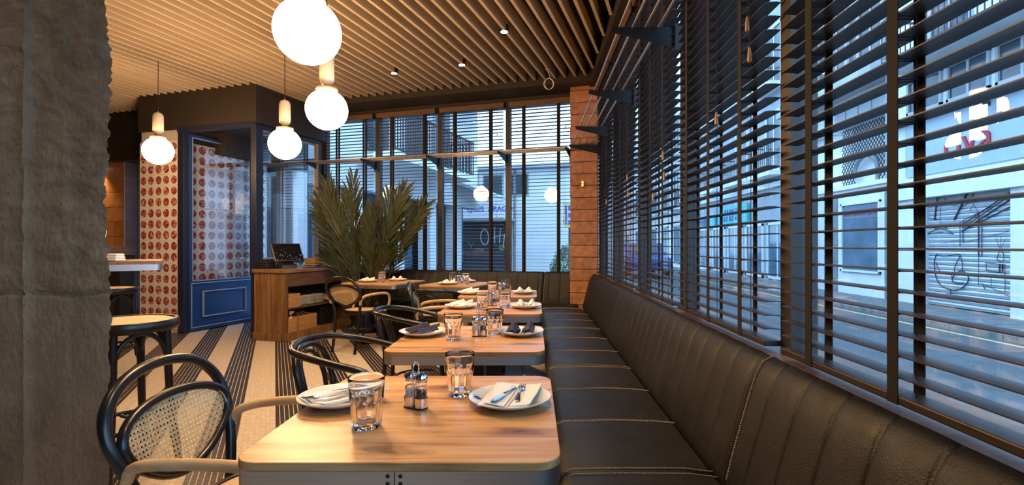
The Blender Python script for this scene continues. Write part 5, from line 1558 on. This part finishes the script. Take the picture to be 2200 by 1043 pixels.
bs_ = obj('balcony_slab', MB().box(-0.1,4.15,-0.95,0.0,3.02,3.16), M['white_render'], bl_)
obj('handrail', MB().box(-0.1,4.15,-0.93,-0.88,4.10,4.14).box(-0.1,4.15,-0.93,-0.88,3.22,3.25).box(4.10,4.15,-0.93,0,4.10,4.14), M['iron'], bs_)
bal = MB().box(-0.012,0.012,-0.012,0.012,0,0.9).mesh('baluster', M['iron'])
for k in range(40): obj('baluster', bal, parent=bs_, loc=(-0.08+0.108*k,-0.905,3.22))
for k in range(8): obj('baluster', bal, parent=bs_, loc=(4.12,-0.80+0.1*k,3.22))
obj('upper_slab', MB().box(-1.2,6.6,-1.1,0.0,5.7,5.9), M['white_render'], bl_)
for k in range(3):
    w = obj('window_frame', MB().box(0.2+1.6*k,1.2+1.6*k,-0.05,0.02,3.2,5.2), M['grey_render'], bl_); obj('pane', MB().box(0.28+1.6*k,1.12+1.6*k,-0.07,-0.05,3.28,5.12), M['far_glass'], w)
obj('canopy', MB().add([(4.6,-1.3,2.62),(6.5,-1.3,2.62),(6.5,0,3.1),(4.6,0,3.1),(4.6,-1.3,2.70),(6.5,-1.3,2.70),(6.5,0,3.2),(4.6,0,3.2)],[(0,3,2,1),(4,5,6,7),(0,1,5,4),(1,2,6,5),(2,3,7,6),(3,0,4,7)]), M['grey_render'], bl_)
ff = thing('garage_building', 'white building with a dark graffitied shutter across the back road', 'building', (-0.9,17.9,0), BA)
obj('wall', MB().box(-3.2,-2.0,0,4,ST,3.9).box(0.15,3.6,0,4,ST,3.9).box(-2.0,0.15,0,4,2.08,3.9), M['white_render'], ff)
obj('recess', MB().box(-2.0,0.15,0.3,0.4,ST,2.08), M['black_void'], ff)
ns = 14
sl = MB().box(-1.98,0.13,0.10,0.13,0.004,2.16/ns-0.006).mesh('shutter_slat', M['dark_shutter'])
for k in range(ns): obj('shutter_slat', sl, parent=ff, loc=(0,0,ST+2.16/ns*k))
obj('shop_sign', MB().box(-2.1,0.3,-0.06,0.0,2.16,2.78), M['white_render'], ff)
text('sign_letters', 'QUES  ARAGO', 0.27, M['sign_blue'], ff, (-1.55,-0.065,2.42), ext=0.006)
obj('awning', MB().box(-2.1,0.3,-0.5,0.0,2.06,2.14), M['grey_render'], ff)
gr = MB(); gl_ = MB(); gp = MB()
def gstroke(mb, pts, w, c=True):
    q = []
    for (cx, cy) in pts:
        px = 940+cx/5.214; py = 400+cy/5.214
        # where the sight line meets the plane of the shutter
        d = Vector(((px-1145)/1080, 1.0, -(py-527)/1080))
        o = Vector((0,0,1.21)); pl0 = Vector((-0.9,17.9,0))+YB*0.085
        s_ = (pl0-o).dot(YB)/d.dot(YB)
        p = o+d*s_; r_ = p-Vector((-0.9,17.9,0))
        q.append(Vector((r_.dot(XB), 0.09, p.z)))
    mb.tube(crom(q,5) if c else q, w, 5)
gstroke(gr, [(525,480),(490,520),(483,580),(500,640),(530,655),(560,635),(570,570),(555,510),(525,480)], 0.022)
gstroke(gr, [(640,460),(638,560),(640,640)], 0.020); gstroke(gr, [(705,470),(698,560),(694,640)], 0.020); gstroke(gr, [(612,592),(660,565),(745,550)], 0.018); gstroke(gr, [(752,540),(742,620),(740,690)], 0.018)
gstroke(gr, [(885,485),(858,510),(848,560),(850,620)], 0.018)
gstroke(gl_, [(748,690),(735,716),(712,716),(698,695),(708,672),(735,670),(748,690)], 0.014); gstroke(gl_, [(705,710),(740,675)], 0.010); gstroke(gl_, [(850,670),(865,700),(855,725),(905,722),(885,715)], 0.014)
gstroke(gp, [(345,630),(376,665),(402,640)], 0.012); gstroke(gp, [(376,665),(380,715)], 0.012)
obj('white_graffiti', gr, M['chalk'], ff); obj('lime_graffiti', gl_, M['lime'], ff); obj('pink_graffiti', gp, M['pink'], ff)
for k in range(3):
    w = obj('window_frame', MB().box(-1.9+0.95*k,-1.1+0.95*k,-0.04,0.02,2.95,3.75), M['grey_render'], ff); obj('pane', MB().box(-1.85+0.95*k,-1.15+0.95*k,-0.05,-0.04,3.0,3.7), M['far_glass'], w)
obj('drainpipe', MB().tube([(0.28,-0.06,ST),(0.28,-0.06,4.0)],0.05,8), M['stone'], ff)
obj('roof_edge', MB().box(-3.4,3.8,-0.3,4,3.9,4.02), M['grey_render'], ff)
ys = thing('street_sign', 'tall yellow and blue sign on the far corner beyond the hedge', 'sign', (1.12,15.6,0), BA)
obj('panel', MB().box(-0.17,0.17,0.0,0.05,1.75,2.52), M['sign_yellow'], ys)
obj('print', MB().box(-0.02,0.12,-0.006,0.0,2.28,2.44).box(-0.02,0.12,-0.006,0.0,2.06,2.20).box(-0.02,0.12,-0.006,0.0,1.84,1.98).box(-0.12,-0.07,-0.006,0.0,1.84,2.44), M['sign_blue'], ys)
obj('post', MB().box(-0.03,0.03,0.05,0.11,ST,2.52), M['iron'], ys)
def bush(name, label, c, rx, ryy, rzz, n, ls=0.07):
    t = thing(name, label, 'bush', c, 0)
    mb = MB()
    for k in range(n):
        a = random.uniform(0,2*math.pi); zz = random.uniform(-0.95,1); r = math.sqrt(1-min(zz*zz,1))
        s = random.uniform(0.72,1.04)*(1+0.12*noise.noise((a*2,zz*3,c[0])))
        p = Vector((rx*r*math.cos(a)*s, ryy*r*math.sin(a)*s, rzz*(1+zz*s)))
        d = Vector((random.uniform(-1,1),random.uniform(-1,1),random.uniform(-1,1))).normalized(); e = d.orthogonal().normalized()
        l = ls*random.uniform(0.6,1.3)
        mb.add([p-d*l*0.5, p+e*l*0.25, p+d*l*0.5, p-e*l*0.25],[(0,1,2,3)])
    obj('leaves', mb, M['leaf'], t, kind='stuff')
    obj('trunk', MB().tube([(0,0,-0.02),(0.03,0,rzz*0.7),(0.0,0.02,rzz*1.4)],[0.04,0.03,0.015],6), M['palm_stem'], t)
bush('clipped_bush', 'clipped green bush outside the back window next to the terracotta column', (0.80,11.0,ST), 0.42, 0.5, 0.66, 4200, 0.06)
bush('shrub', 'leafy shrub outside the booth side glass', (-4.35,9.0,ST), 0.35, 0.35, 0.62, 1500, 0.09)
bush('shrub', 'leafy shrub outside the back window behind the palm', (-3.25,9.3,ST), 0.40, 0.4, 0.66, 1800, 0.09)
